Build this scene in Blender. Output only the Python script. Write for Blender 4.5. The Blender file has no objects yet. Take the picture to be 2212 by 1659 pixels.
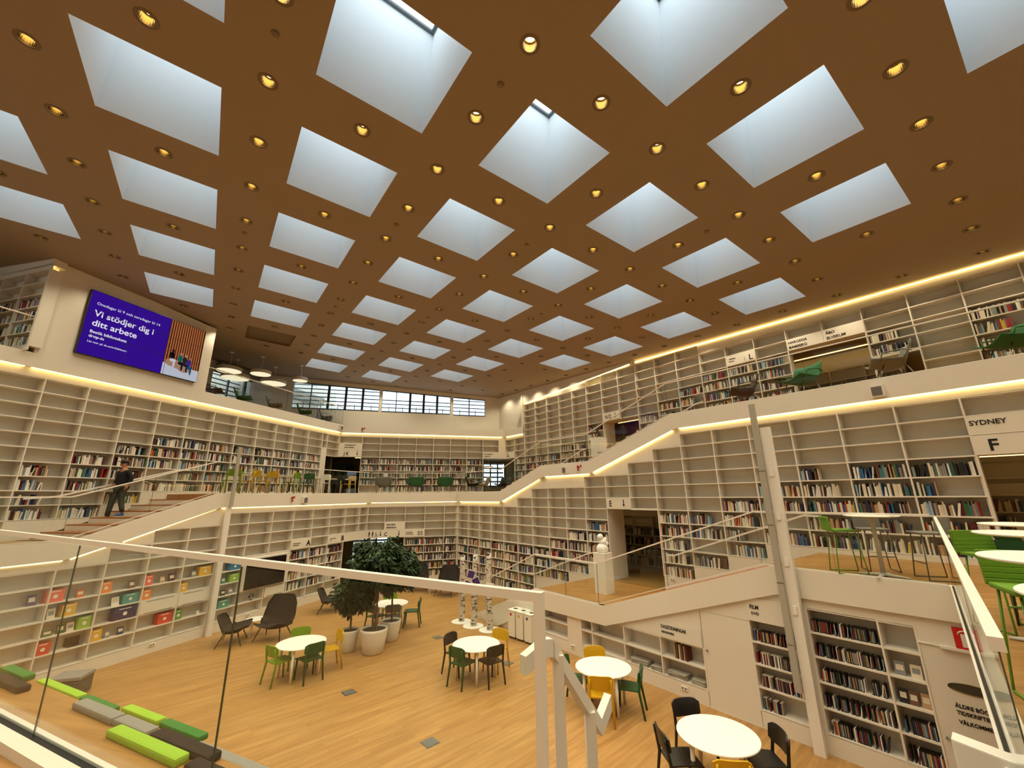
import bpy, bmesh, math, random
from mathutils import Vector, Matrix
random.seed(7)
C = bpy.context.scene.collection
SC = bpy.context.scene
PI = math.pi

# ------------------------------------------------------------------ camera
cam_d = bpy.data.cameras.new('camera'); cam = bpy.data.objects.new('camera', cam_d); C.objects.link(cam)
PITCH, ROLL = 0.2639, 0.0114
_f = Vector((0, math.cos(PITCH), math.sin(PITCH))); _r = Vector((1, 0, 0)); _u = _r.cross(_f)
_r2 = _r*math.cos(ROLL) - _u*math.sin(ROLL); _u2 = _r*math.sin(ROLL) + _u*math.cos(ROLL)
cam.matrix_world = Matrix(((_r2.x, _u2.x, -_f.x, 0), (_r2.y, _u2.y, -_f.y, 0), (_r2.z, _u2.z, -_f.z, 0), (0, 0, 0, 1)))
cam_d.sensor_width = 36; cam_d.lens = 890/2212*36; cam_d.clip_start = 0.05; cam_d.clip_end = 300
SC.camera = cam
# ------------------------------------------------------------------ world, light levels, exposure
K_SKY, K_LED, K_SPOT, K_WORLD = 3.7, 10.0, 76.0, 2.2
w = bpy.data.worlds.new('sky'); SC.world = w; w.use_nodes = True
bg = w.node_tree.nodes['Background']; bg.inputs[0].default_value = (0.80, 0.93, 1.0, 1); bg.inputs[1].default_value = K_WORLD
SC.view_settings.view_transform = 'Standard'; SC.view_settings.look = 'None'
SC.view_settings.exposure = -0.02; SC.view_settings.gamma = 1; SC.view_settings.use_curve_mapping = False
cy = SC.cycles
cy.max_bounces = 6; cy.diffuse_bounces = 3; cy.glossy_bounces = 3; cy.transmission_bounces = 4; cy.transparent_max_bounces = 14
cy.use_denoising = True; cy.use_adaptive_sampling = True; cy.adaptive_threshold = 0.06
cy.sample_clamp_indirect = 4.0; cy.caustics_reflective = False; cy.caustics_refractive = False; cy.use_light_tree = True

# ------------------------------------------------------------------ materials
def lin(c):
    return tuple(((x/255)/12.92 if x/255 <= .04045 else (((x/255)+.055)/1.055)**2.4) for x in c)
MATS = {}
def mat(name, rgb, rough=.6, metal=0, emit=0, noise=0, nscale=6, spec=.5, ecol=None, bump=0):
    if name in MATS: return MATS[name]
    m = bpy.data.materials.new(name); m.use_nodes = True; nt = m.node_tree
    b = nt.nodes['Principled BSDF']; c = lin(rgb)
    b.inputs['Base Color'].default_value = (*c, 1); b.inputs['Roughness'].default_value = rough
    b.inputs['Metallic'].default_value = metal; b.inputs['Specular IOR Level'].default_value = spec
    if emit:
        b.inputs['Emission Color'].default_value = (*(lin(ecol) if ecol else c), 1); b.inputs['Emission Strength'].default_value = emit
    if noise or bump:
        n = nt.nodes.new('ShaderNodeTexNoise'); n.inputs['Scale'].default_value = nscale; n.inputs['Detail'].default_value = 3
        tc = nt.nodes.new('ShaderNodeTexCoord'); nt.links.new(tc.outputs['Object'], n.inputs['Vector'])
        if noise:
            mx = nt.nodes.new('ShaderNodeMixRGB'); mx.inputs[1].default_value = (*[x*(1-noise) for x in c], 1); mx.inputs[2].default_value = (*[min(1, x*(1+noise)) for x in c], 1)
            nt.links.new(n.outputs['Fac'], mx.inputs[0]); nt.links.new(mx.outputs[0], b.inputs['Base Color'])
        if bump:
            bp = nt.nodes.new('ShaderNodeBump'); bp.inputs['Strength'].default_value = bump; nt.links.new(n.outputs['Fac'], bp.inputs['Height']); nt.links.new(bp.outputs[0], b.inputs['Normal'])
    MATS[name] = m; return m
def emis(name, rgb, s):
    if name in MATS: return MATS[name]
    m = bpy.data.materials.new(name); m.use_nodes = True; nt = m.node_tree; nt.nodes.clear()
    e = nt.nodes.new('ShaderNodeEmission'); e.inputs[0].default_value = (*lin(rgb), 1); e.inputs[1].default_value = s
    o = nt.nodes.new('ShaderNodeOutputMaterial'); nt.links.new(e.outputs[0], o.inputs[0]); MATS[name] = m; return m
def glassmat(name, tint=(.93, .97, .95), refl=1.0):
    m = bpy.data.materials.new(name); m.use_nodes = True; nt = m.node_tree; nt.nodes.clear(); N = nt.nodes.new; L = nt.links.new
    t = N('ShaderNodeBsdfTransparent'); t.inputs[0].default_value = (*tint, 1)
    g = N('ShaderNodeBsdfGlossy'); g.inputs['Roughness'].default_value = 0.0; g.inputs[0].default_value = (1, 1, 1, 1)
    ge = N('ShaderNodeNewGeometry'); dt = N('ShaderNodeVectorMath'); dt.operation = 'DOT_PRODUCT'; L(ge.outputs['Incoming'], dt.inputs[0]); L(ge.outputs['Normal'], dt.inputs[1])
    def M(op, a, b=None):
        n = N('ShaderNodeMath'); n.operation = op
        for i, v in enumerate((a, b)):
            if v is None: continue
            if isinstance(v, (int, float)): n.inputs[i].default_value = v
            else: L(v, n.inputs[i])
        return n.outputs[0]
    c = M('SUBTRACT', 1.0, M('ABSOLUTE', dt.outputs['Value'])); f = M('MULTIPLY', M('ADD', M('MULTIPLY', M('POWER', c, 5.0), .96), .04), refl)
    mx = N('ShaderNodeMixShader'); o = N('ShaderNodeOutputMaterial')
    L(f, mx.inputs[0]); L(t.outputs[0], mx.inputs[1]); L(g.outputs[0], mx.inputs[2]); L(mx.outputs[0], o.inputs[0]); return m
def woodfloor(name, c1, c2, ang, sx=1.3, sy=.11, rough=.38):
    m = bpy.data.materials.new(name); m.use_nodes = True; nt = m.node_tree; b = nt.nodes['Principled BSDF']; N = nt.nodes.new; L = nt.links.new
    ge = N('ShaderNodeNewGeometry'); mp = N('ShaderNodeMapping'); mp.inputs['Rotation'].default_value = (0, 0, -ang)
    L(ge.outputs['Position'], mp.inputs[0])
    br = N('ShaderNodeTexBrick'); br.inputs['Scale'].default_value = 1; br.inputs['Brick Width'].default_value = sx; br.inputs['Row Height'].default_value = sy
    br.inputs['Mortar Size'].default_value = .0012; br.inputs['Color1'].default_value = (*lin(c1), 1); br.inputs['Color2'].default_value = (*lin(c2), 1)
    br.inputs['Mortar'].default_value = (*[x*.55 for x in lin(c2)], 1); br.inputs['Bias'].default_value = 0; br.offset = .37
    L(mp.outputs[0], br.inputs[0])
    mp2 = N('ShaderNodeMapping'); mp2.inputs['Rotation'].default_value = (0, 0, -ang); mp2.inputs['Scale'].default_value = (1.2, 14, 1); L(ge.outputs['Position'], mp2.inputs[0])
    mp3 = N('ShaderNodeMapping'); mp3.inputs['Scale'].default_value = (1.2, 14, 1); L(mp.outputs[0], mp3.inputs[0])
    no = N('ShaderNodeTexNoise'); no.inputs['Scale'].default_value = 1.0; no.inputs['Detail'].default_value = 4; L(mp3.outputs[0], no.inputs[0])
    mx = N('ShaderNodeMixRGB'); mx.blend_type = 'MULTIPLY'; mx.inputs[0].default_value = .55; L(br.outputs[0], mx.inputs[1])
    cr = N('ShaderNodeValToRGB'); cr.color_ramp.elements[0].position = .3; cr.color_ramp.elements[0].color = (.62, .55, .5, 1); cr.color_ramp.elements[1].position = .7; cr.color_ramp.elements[1].color = (1.12, 1.12, 1.12, 1)
    L(no.outputs[0], cr.inputs[0]); L(cr.outputs[0], mx.inputs[2]); L(mx.outputs[0], b.inputs['Base Color'])
    b.inputs['Roughness'].default_value = rough; b.inputs['Specular IOR Level'].default_value = .35; MATS[name] = m; return m

M_WALL = mat('white_wall_paint', (229, 221, 206), .65, noise=.02, nscale=3)
M_SHELF = mat('white_shelf_board', (231, 223, 209), .5, noise=.02, nscale=3)
M_BACK = mat('white_shelf_back', (218, 212, 198), .7, noise=.03, nscale=5)
M_CEIL = mat('ceiling_dim_tone', (150, 130, 104), .8, noise=.03, nscale=1.5)  # white ceiling; the brown base colour carries its dim warm bounce light
M_WELL = mat('skylight_well_paint', (226, 230, 232), .8, noise=.01)
M_FLOOR = woodfloor('bamboo_floor', (184, 142, 84), (172, 128, 72), math.radians(43))
M_FLOOR2 = woodfloor('wood_tribune', (178, 134, 76), (166, 120, 64), math.radians(-16))
M_TREAD = mat('brown_wood_tread', (162, 102, 54), .45, noise=.15, nscale=12)
M_WHITE = mat('white_metal', (238, 232, 222), .35)
M_WHITETOP = mat('white_laminate', (250, 246, 236), .3)
M_BLACK = mat('black_plastic', (22, 20, 20), .4)
M_DARK = mat('dark_lettering', (14, 12, 18), .7)
M_LIME = mat('lime_lacquer', (120, 150, 26), .4); M_GREEN = mat('green_lacquer', (22, 78, 34), .4)
M_YEL = mat('yellow_lacquer', (206, 160, 18), .4); M_GREY = mat('grey_lacquer', (112, 110, 104), .5)
M_OLIVEWALL = mat('ochre_wall_paint', (150, 116, 58), .8, noise=.05)
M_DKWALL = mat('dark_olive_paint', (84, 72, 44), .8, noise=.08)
M_GLASS = glassmat('balustrade_glass', (.95, .975, .96), .6); M_WGLASS = glassmat('window_glass', (.95, .98, 1))
M_EDGE = mat('glass_edge', (84, 88, 70), .3)
M_STEEL = mat('steel', (150, 148, 142), .3, metal=.9); M_GOLD = mat('gold_reflector', (84, 64, 30), .3, metal=1)
M_LED = emis('led_warm', (255, 220, 138), K_LED); M_LAMP = emis('downlight_lamp', (255, 238, 190), 22)
M_SKYP = emis('daylight_pane', (212, 226, 232), K_SKY)

# ------------------------------------------------------------------ mesh helpers
class MB:
    def __init__(s): s.v = []; s.f = []; s.m = []
    def add(s, vs, fs, mi=0):
        o = len(s.v); s.v += [tuple(x) for x in vs]; s.f += [tuple(i+o for i in f) for f in fs]; s.m += [mi]*len(fs); return s
    def hexa(s, p, mi=0):   # p: 8 points, bottom 4 then top 4
        return s.add(p, [(0, 3, 2, 1), (4, 5, 6, 7), (0, 1, 5, 4), (1, 2, 6, 5), (2, 3, 7, 6), (3, 0, 4, 7)], mi)
    def box(s, x0, x1, y0, y1, z0, z1, mi=0, M=None):
        p = [(x0, y0, z0), (x1, y0, z0), (x1, y1, z0), (x0, y1, z0), (x0, y0, z1), (x1, y0, z1), (x1, y1, z1), (x0, y1, z1)]
        if M is not None: p = [M @ Vector(q) for q in p]
        return s.hexa(p, mi)
    def prism(s, poly, z0, z1, mi=0):
        n = len(poly); vs = [(x, y, z0) for x, y in poly]+[(x, y, z1) for x, y in poly]
        return s.add(vs, [tuple(range(n))[::-1], tuple(range(n, 2*n))]+[(i, (i+1) % n, n+(i+1) % n, n+i) for i in range(n)], mi)
    def tube(s, pts, r, n=8, mi=0, caps=True, rs=None):
        pts = [Vector(p) for p in pts]; rings = []; o = len(s.v)
        for i, p in enumerate(pts):
            d = (pts[min(i+1, len(pts)-1)]-pts[max(i-1, 0)]).normalized()
            a = Vector((0, 0, 1)) if abs(d.z) < .9 else Vector((1, 0, 0)); u = d.cross(a).normalized(); v = d.cross(u)
            rr = rs[i] if rs else r
            s.v += [tuple(p+u*rr*math.cos(2*PI*k/n)+v*rr*math.sin(2*PI*k/n)) for k in range(n)]
        for i in range(len(pts)-1):
            for k in range(n):
                s.f.append((o+i*n+k, o+i*n+(k+1) % n, o+(i+1)*n+(k+1) % n, o+(i+1)*n+k)); s.m.append(mi)
        if caps:
            s.f.append(tuple(o+k for k in range(n))[::-1]); s.m.append(mi); e = o+(len(pts)-1)*n; s.f.append(tuple(e+k for k in range(n))); s.m.append(mi)
        return s
    def lathe(s, prof, n=24, mi=0, cx=0, cy=0):   # prof: (r,z) list, closed at r=0 ends if given
        o = len(s.v)
        for r, z in prof: s.v += [(cx+r*math.cos(2*PI*k/n), cy+r*math.sin(2*PI*k/n), z) for k in range(n)]
        for i in range(len(prof)-1):
            for k in range(n): s.f.append((o+i*n+k, o+i*n+(k+1) % n, o+(i+1)*n+(k+1) % n, o+(i+1)*n+k)); s.m.append(mi)
        return s
    def capped(s, prof, n=24, mi=0, cx=0, cy=0):
        o = len(s.v); s.lathe(prof, n, mi, cx, cy); s.f.append(tuple(o+k for k in range(n))[::-1]); s.m.append(mi)
        e = o+(len(prof)-1)*n; s.f.append(tuple(e+k for k in range(n))); s.m.append(mi); return s
    def ball(s, c, r, n=12, mi=0, sc=(1, 1, 1)):
        prof = []; o = len(s.v); h = n//2
        for i in range(h+1):
            a = PI*i/h; 
            for k in range(n): s.v.append((c[0]+sc[0]*r*math.sin(a)*math.cos(2*PI*k/n), c[1]+sc[1]*r*math.sin(a)*math.sin(2*PI*k/n), c[2]-sc[2]*r*math.cos(a)))
        for i in range(h):
            for k in range(n): s.f.append((o+i*n+k, o+i*n+(k+1) % n, o+(i+1)*n+(k+1) % n, o+(i+1)*n+k)); s.m.append(mi)
        return s
    def mesh(s, name, mats, recalc=True, smooth=False, bevel=0):
        me = bpy.data.meshes.new(name); me.from_pydata(s.v, [], s.f)
        if not isinstance(mats, (list, tuple)): mats = [mats]
        for m in mats: me.materials.append(m)
        me.polygons.foreach_set('material_index', s.m)
        if recalc or bevel:
            bm = bmesh.new(); bm.from_mesh(me); bmesh.ops.remove_doubles(bm, verts=bm.verts, dist=1e-5)
            if bevel: bmesh.ops.bevel(bm, geom=bm.edges[:], offset=bevel, segments=2, affect='EDGES', profile=.6)
            if recalc: bmesh.ops.recalc_face_normals(bm, faces=bm.faces)
            bm.to_mesh(me); bm.free()
        if smooth: me.polygons.foreach_set('use_smooth', [True]*len(me.polygons))
        me.update(); return me
    def build(s, name, mats, parent=None, **k):
        o = bpy.data.objects.new(name, s.mesh(name, mats, **k)); C.objects.link(o)
        if parent is not None: o.parent = parent
        return o
def tag(o, label, cat, group=None):
    o['label'] = label; o['category'] = cat
    if group: o['group'] = group
    return o
def thing(name, label, cat, loc=(0, 0, 0), rz=0, group=None):
    o = bpy.data.objects.new(name, None); C.objects.link(o); o.location = loc; o.rotation_euler = (0, 0, rz); o.empty_display_size = .1
    return tag(o, label, cat, group)
def st(o): o['kind'] = 'structure'; return o
def inst(name, me, parent=None, loc=(0, 0, 0), rot=(0, 0, 0), sc=(1, 1, 1)):
    o = bpy.data.objects.new(name, me); C.objects.link(o); o.location = loc; o.rotation_euler = rot; o.scale = sc
    if parent is not None: o.parent = parent
    return o
MC = {}
def cached(key, fn):
    if key not in MC: MC[key] = fn()
    return MC[key]

# ------------------------------------------------------------------ wall frames: (t along wall, z, dep towards the room)
class Fr:
    def __init__(s, kind, a, off):
        s.kind = kind; s.off = off
        if kind == 'L': s.n = Vector((math.cos(a), -math.sin(a), 0)); s.d = Vector((math.sin(a), math.cos(a), 0)); s.sg = 1
        elif kind == 'R': s.n = Vector((math.cos(a), math.sin(a), 0)); s.d = Vector((-math.sin(a), math.cos(a), 0)); s.sg = -1
        else: s.n = Vector((math.cos(a), math.sin(a), 0)); s.d = Vector((math.sin(a), -math.cos(a), 0)); s.sg = -1
    def P(s, t, z, dep=0): return s.d*t + s.n*(s.off+s.sg*dep) + Vector((0, 0, z))
    def box(s, mb, t0, t1, z0, z1, d0, d1, mi=0):
        return mb.hexa([s.P(t0, z0, d0), s.P(t1, z0, d0), s.P(t1, z0, d1), s.P(t0, z0, d1), s.P(t0, z1, d0), s.P(t1, z1, d0), s.P(t1, z1, d1), s.P(t0, z1, d1)], mi)
    def slab(s, mb, t0, t1, za0, zb0, za1, zb1, d0, d1, mi=0):   # z range za..zb at t0 and at t1
        return mb.hexa([s.P(t0, za0, d0), s.P(t1, za1, d0), s.P(t1, za1, d1), s.P(t0, za0, d1), s.P(t0, zb0, d0), s.P(t1, zb1, d0), s.P(t1, zb1, d1), s.P(t0, zb0, d1)], mi)
    @property
    def xdir(s): return s.d if s.kind != 'R' else -s.d
    @property
    def out(s): return s.n*s.sg
    def rz(s): x = s.xdir; return math.atan2(x.y, x.x)      # local x along wall (left to right), local -y to the room
FL_ = Fr('L', .3291, -14.06); PLF = Fr('L', .3291, -14.0)
FUL = Fr('L', .2814, -15.59); PUL = Fr('L', .2814, -15.46)
FE = Fr('R', .6702, 11.952); PE = Fr('R', .6702, 11.852)
FU = Fr('R', .637, 14.807); PU = Fr('R', .637, 14.72)
FC = Fr('C', math.radians(106), 24.65); PC = Fr('C', math.radians(106), 24.56)
FW = Fr('C', math.radians(106), 25.25)
FF = Fr('C', 1.8289134509683347, 23.02); PF = Fr('C', 1.8289134509683347, 22.966)
FR = Fr('R', .6702, 9.17); PR = Fr('R', .6702, 9.11)
Z = lambda k: .26+.3787*k
G0 = -4.2
def pl(poly, t):
    poly = sorted(poly)
    if t <= poly[0][0]: return poly[0][1]
    for (a, za), (b, zb) in zip(poly, poly[1:]):
        if t <= b: return za+(zb-za)*(t-a)/max(1e-9, b-a)
    return poly[-1][1]

# ------------------------------------------------------------------ bookcase builder
def bookcase(name, label, fr, cols, top, bot, depth=.3, th=.028, notop=False):
    """cols: list of (t0, t1, [(k0,k1,'o'|'d')...]) open rows k0..k1 (shelf lines Z(k0)..Z(k1)); d = doorway void (z0,z1)"""
    root = thing(name, label, 'bookcase', fr.P((cols[0][0]+cols[-1][1])/2, pl(bot, (cols[0][0]+cols[-1][1])/2), 0))
    inv = Matrix.Translation(-Vector(root.location))
    def bld(mb, nm, m):
        mb.v = [tuple(Vector(v)-Vector(root.location)) for v in mb.v]; return mb.build(nm, m, root)
    back = MB(); fas = MB(); rows = {}; ups = {}
    for t0, t1, spans in cols:
        edges = []
        for a, b, k in spans:
            if k == 'o':
                edges.append((Z(a), Z(b))); fr.box(back, t0, t1, Z(a), Z(b), -depth-.02, -depth)
                for r in range(a, b+1): rows.setdefault(r, []).append((t0, t1))
                for t in (t0, t1): ups.setdefault(round(t, 3), []).append((Z(a), Z(b)))
            else: edges.append((a, b))
        edges.sort()
        lo = None
        def piece(za0, zb0, za1, zb1):
            if zb0-za0 > .01 or zb1-za1 > .01: fr.slab(fas, t0, t1, za0, max(zb0, za0+.001), za1, max(zb1, za1+.001), -.03, 0)
        if not edges: piece(pl(bot, t0), pl(top, t0), pl(bot, t1), pl(top, t1)); continue
        piece(pl(bot, t0), edges[0][0], pl(bot, t1), edges[0][0])
        for (a, b), (c, d) in zip(edges, edges[1:]): piece(b, c, b, c)
        piece(edges[-1][1], pl(top, t0), edges[-1][1], pl(top, t1))
    bld(back, 'back_panel', M_BACK); 
    if fas.v: bld(fas, 'fascia_panel', M_WALL)
    for t in sorted(ups):
        mb = MB(); zs = sorted(ups[t]); mg = []
        for a, b in zs:
            if mg and a <= mg[-1][1]+.01: mg[-1][1] = max(mg[-1][1], b)
            else: mg.append([a, b])
        for a, b in mg: fr.box(mb, t-th/2, t+th/2, a-th/2, b+th/2, -depth, .004)
        bld(mb, 'upright', M_SHELF)
    for r in sorted(rows):
        mb = MB(); mg = []
        for a, b in sorted(rows[r]):
            if mg and a <= mg[-1][1]+.01: mg[-1][1] = max(mg[-1][1], b)
            else: mg.append([a, b])
        for a, b in mg: fr.box(mb, a, b, Z(r)-th/2, Z(r)+th/2, -depth, 0)
        bld(mb, 'shelf', M_SHELF)
    return root

# ------------------------------------------------------------------ books
BC = {'cream': (226, 214, 190), 'white': (236, 232, 224), 'grey': (140, 140, 138), 'black': (30, 28, 30), 'dark blue': (34, 50, 92), 'blue': (52, 104, 150), 'teal': (60, 120, 124),
      'red': (150, 34, 34), 'maroon': (88, 30, 34), 'orange': (206, 104, 40), 'green': (60, 100, 62), 'brown': (112, 78, 56), 'tan': (186, 150, 110), 'purple': (82, 58, 104), 'yellow': (214, 178, 60), 'pale blue': (156, 186, 204)}
BK = list(BC)
WT = dict(cream=12, white=10, grey=7, black=5, blue=2, teal=1.3, red=2.6, maroon=4, orange=1.1, green=1.6, brown=4.5, tan=5, purple=1.2, yellow=.8)
WT['dark blue'] = 3; WT['pale blue'] = 3
BM = {k: mat('cover_'+k.replace(' ', '_'), v, .5) for k, v in BC.items()}; M_PAGE = mat('book_pages', (222, 212, 190), .8)
BOOKS = []; DVDS = []
def fill(fr, t0, t1, k, frac=.85, bay='', row='', style='book', gap=0, tint=None, rnd=None):
    R = rnd or random; L = t1-t0-.05; x = .02+gap*L; end = .02+L*min(1, frac+gap); i = 0; lst = DVDS if style == 'dvd' else BOOKS
    wt = dict(WT)
    if style == 'dvd': wt.update(black=9, maroon=5, red=5, white=5, grey=6, cream=2)
    if tint: wt.update(tint)
    ks = list(wt); ws = [wt[q] for q in ks]; cur = R.choices(ks, ws)[0]
    while x < end:
        w_ = R.uniform(.013, .017) if style == 'dvd' else R.choice([.014, .018, .022, .026, .03, .036, .044])
        h = .19 if style == 'dvd' else R.uniform(.19, .285); d = .135 if style == 'dvd' else R.uniform(.15, .2)
        if x+w_ > end: break
        if R.random() > .25 or style == 'dvd': cur = R.choices(ks, ws)[0]
        lean = R.uniform(.05, .22) if R.random() < .12 else 0
        if lean: x += h*math.sin(lean)*.6
        i += 1
        # position from the left as seen
        tt = (t1-.02-x-w_/2) if fr.kind == 'R' else (t0+.02+x+w_/2)
        p = fr.P(tt, Z(k)+.0145, -.03-R.uniform(0, .02))
        lst.append(dict(p=p, w=w_, h=h, d=d, c=cur, lean=lean, rz=fr.rz(), i=i, bay=bay, row=row, dist=(p.length)))
        x += w_+(.001 if R.random() < .93 else R.uniform(.02, .06))
def book_mesh(col):
    def f():
        mb = MB(); mb.box(-.5, -.42, 0, 1, 0, 1); mb.box(.42, .5, 0, 1, 0, 1); mb.box(-.5, .5, 0, .04, 0, 1); mb.box(-.42, .42, .04, .97, .02, .97, 1)
        return mb.mesh('book', [BM[col], M_PAGE])
    return cached('book'+col, f)
def dvd_mesh(col):
    def f():
        mb = MB(); mb.box(-.5, .5, 0, 1, 0, 1); mb.box(-.38, .38, -.01, 0, .08, .92, 1)
        return mb.mesh('disc_case', [M_BLACK if col != 'white' else BM['white'], BM[col]])
    return cached('dvd'+col, f)
ORD = ['', 'first', 'second', 'third', 'fourth', 'fifth', 'sixth', 'seventh', 'eighth', 'ninth', 'tenth', 'eleventh', 'twelfth', 'thirteenth', 'fourteenth', 'fifteenth', 'sixteenth', 'seventeenth', 'eighteenth', 'nineteenth', 'twentieth']
def ordn(i):
    if i <= 20: return ORD[i]
    te = {2: 'twenty', 3: 'thirty', 4: 'forty', 5: 'fifty', 6: 'sixty'}[i//10]; te0 = {2: 'twentieth', 3: 'thirtieth', 4: 'fortieth', 5: 'fiftieth', 6: 'sixtieth'}[i//10]
    return te0 if i % 10 == 0 else te+'-'+ORD[i % 10]

# ------------------------------------------------------------------ ceiling with skylight wells
CH = 5.95
CO = Vector((-.41923233, -.10615087, 1.02179149))*CH
CA = Vector((.80717675, .58907299, -.0381931))*.4786*CH; CBv = Vector((-.58820303, .80807215, .03219616))*.4808*CH
CN = Vector((.04982867, -.0035227, .99875157))
W = lambda c, r, d=0: CO+CA*c+CBv*r+CN*d
SKY = {(-1, 2), (-1, 3), (-1, 4), (0, 0), (0, 1), (0, 2), (0, 3), (0, 4), (0, 5), (1, 0), (1, 1), (1, 2), (1, 3), (1, 4), (1, 5), (1, -1), (2, -1),
       *[(2, r) for r in range(0, 8)], *[(3, r) for r in range(-1, 8)], *[(4, r) for r in range(0, 7)], *[(5, r) for r in range(1, 5)] }
SKY |= {(1, 6)}
SZ = .5975; e = .034
def inroom(p, m=.25): return p.dot(FU.n) < 14.7-m and p.dot(FUL.n) > -15.6+m and p.dot(FW.n) < 25.2-m
lights = []
for c in range(-2, 7):
    for r in range(-2, 9):
        for dc, dr in ((.8, .8), (.3, .8), (.8, .3)):
            p = W(c+dc, r+dr)
            if inroom(p) and p.y > -4: lights.append((c, r, dc, dr))
LS = set(lights)
mb = MB()
cl = []
for c in range(-4, 9):
    cl += [(c, 0, ''), (c+.3-e, .3-e, ''), (c+.3+e, .3+e, ''), (c+SZ, SZ, ''), (c+.8-e, .8-e, ''), (c+.8+e, .8+e, '')]
xs = [q[0] for q in cl]
ys = []
for r in range(-4, 11): ys += [r, r+.3-e, r+.3+e, r+SZ, r+.8-e, r+.8+e]
def ishole(xm, ym):
    c, r = math.floor(xm), math.floor(ym); fx, fy = xm-c, ym-r
    if fx < SZ and fy < SZ: return (c, r) in SKY
    for dc, dr in ((.8, .8), (.3, .8), (.8, .3)):
        if abs(fx-dc) < e and abs(fy-dr) < e: return (c, r, dc, dr) in LS
    return False
vid = {}
def vv(i, j):
    if (i, j) not in vid: vid[(i, j)] = len(mb.v); mb.v.append(tuple(W(xs[i], ys[j])))
    return vid[(i, j)]
for i in range(len(xs)-1):
    for j in range(len(ys)-1):
        if not ishole((xs[i]+xs[i+1])/2, (ys[j]+ys[j+1])/2):
            mb.f.append((vv(i, j), vv(i, j+1), vv(i+1, j+1), vv(i+1, j))); mb.m.append(0)
# upper skin, so that the ceiling is a closed slab around each opening
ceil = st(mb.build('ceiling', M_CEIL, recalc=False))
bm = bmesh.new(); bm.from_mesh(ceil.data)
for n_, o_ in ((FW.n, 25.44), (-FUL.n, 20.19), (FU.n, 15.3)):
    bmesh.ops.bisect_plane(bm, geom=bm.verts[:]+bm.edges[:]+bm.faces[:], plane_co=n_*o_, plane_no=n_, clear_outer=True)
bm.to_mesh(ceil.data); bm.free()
WD = 2.3
sk = 0
for (c, r) in sorted(SKY):
    q = [(c, r), (c+SZ, r), (c+SZ, r+SZ), (c, r+SZ)]
    dd = .08 if (c, r) == (1, 6) else WD
    t = thing('skylight', 'closed dark square recess in the ceiling beside the pendant lamps' if dd < 1 else 'square ceiling skylight well with daylight falling down its pale sides', 'skylight', W(c+.3, r+.3, 0), 0, None if dd < 1 else 'square skylights in the ceiling')
    o0 = Vector(t.location); mb = MB()
    for k in range(4):
        a, b = q[k], q[(k+1) % 4]
        mb.add([W(*a)-o0, W(*b)-o0, W(*b, dd)-o0, W(*a, dd)-o0], [(0, 1, 2, 3)])
    if dd < 1:
        mb.add([W(*x, dd)-o0 for x in q], [(0, 1, 2, 3)])
    mb.build('well_lining', M_WELL if dd > 1 else mat('recess_brown', (112, 94, 66), .8), t, recalc=False)
    if dd > 1:
        f = MB(); g = .035
        for k in range(4):
            a, b = q[k], q[(k+1) % 4]
            def ins(p, s): return (c+SZ/2+(p[0]-c-SZ/2)*s, r+SZ/2+(p[1]-r-SZ/2)*s)
            f.hexa([W(*a, dd-.05)-o0, W(*b, dd-.05)-o0, W(*ins(b, .93), dd-.05)-o0, W(*ins(a, .93), dd-.05)-o0, W(*a, dd)-o0, W(*b, dd)-o0, W(*ins(b, .93), dd)-o0, W(*ins(a, .93), dd)-o0])
        f.build('frame', mat('skylight_frame_grey', (96, 104, 108), .5), t)
        p = MB(); p.add([W(*x, dd+.01)-o0 for x in q], [(0, 3, 2, 1)] if True else [])
        # make the pane face down
        p.build('glass_pane', M_SKYP, t, recalc=False)
# downlights, recessed into the ceiling
def dl_meshes():
    ring = MB(); n = 24; R1, R2 = .098, .142
    ring.lathe([(R1, -.006), (R2, -.006), (R2, .004), (R1, .004), (R1, -.006)], n)
    can = MB(); can.lathe([(.098, .0), (.096, .06), (.09, .14), (.064, .17)], n)
    lamp = MB(); lamp.capped([(.064, .140), (.064, .147)], 20)
    return ring.mesh('trim_ring', mat('downlight_ring', (112, 92, 62), .5), recalc=False), can.mesh('reflector', M_GOLD, recalc=False), lamp.mesh('lamp', M_LAMP)
RM, CM, LM = dl_meshes()
spot = bpy.data.lights.new('downlight_spot', 'SPOT'); spot.energy = K_SPOT; spot.color = (1, .87, .60); spot.spot_size = math.radians(128); spot.spot_blend = .7; spot.shadow_soft_size = .08
rotC = CN.to_track_quat('Z', 'Y').to_euler()
for (c, r, dc, dr) in lights:
    t = thing('downlight', 'small round recessed downlight with gold reflector in the dim ceiling', 'ceiling light', W(c+dc, r+dr), 0, 'round downlights between the skylights')
    t.rotation_euler = rotC
    inst('trim_ring', RM, t); inst('reflector', CM, t); inst('lamp', LM, t)
    l = bpy.data.objects.new('light_source', spot); C.objects.link(l); l.parent = t; l.location = (0, 0, -.012)

for (c, r) in ((.8, 1.5), (1.8, 1.05), (.8, 3.5), (1.8, 2.55), (2.8, 2.1), (3.8, 1.05), (2.8, 4.1), (1.8, 4.55), (3.8, 3.1)):
    t = thing('smoke_detector', 'tiny round smoke detector on the dim ceiling', 'smoke detector', W(c, r), 0, 'smoke detectors on the ceiling'); t.rotation_euler = rotC
    inst('detector_body', cached('smoke', lambda: MB().capped([(.03, -.03), (.05, -.02), (.055, .002)], 14).mesh('detector_body', mat('detector_brown', (120, 100, 74), .6))), t)
# ------------------------------------------------------------------ floors, slabs and outer shell
def V2(fr, t, dep=0): p = fr.P(t, 0, dep); return (p.x, p.y)
mb = MB(); mb.prism([(-22, -7), (22, -7), (22, 32), (-22, 32)], G0-.2, G0); st(mb.build('floor', M_FLOOR))
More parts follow.
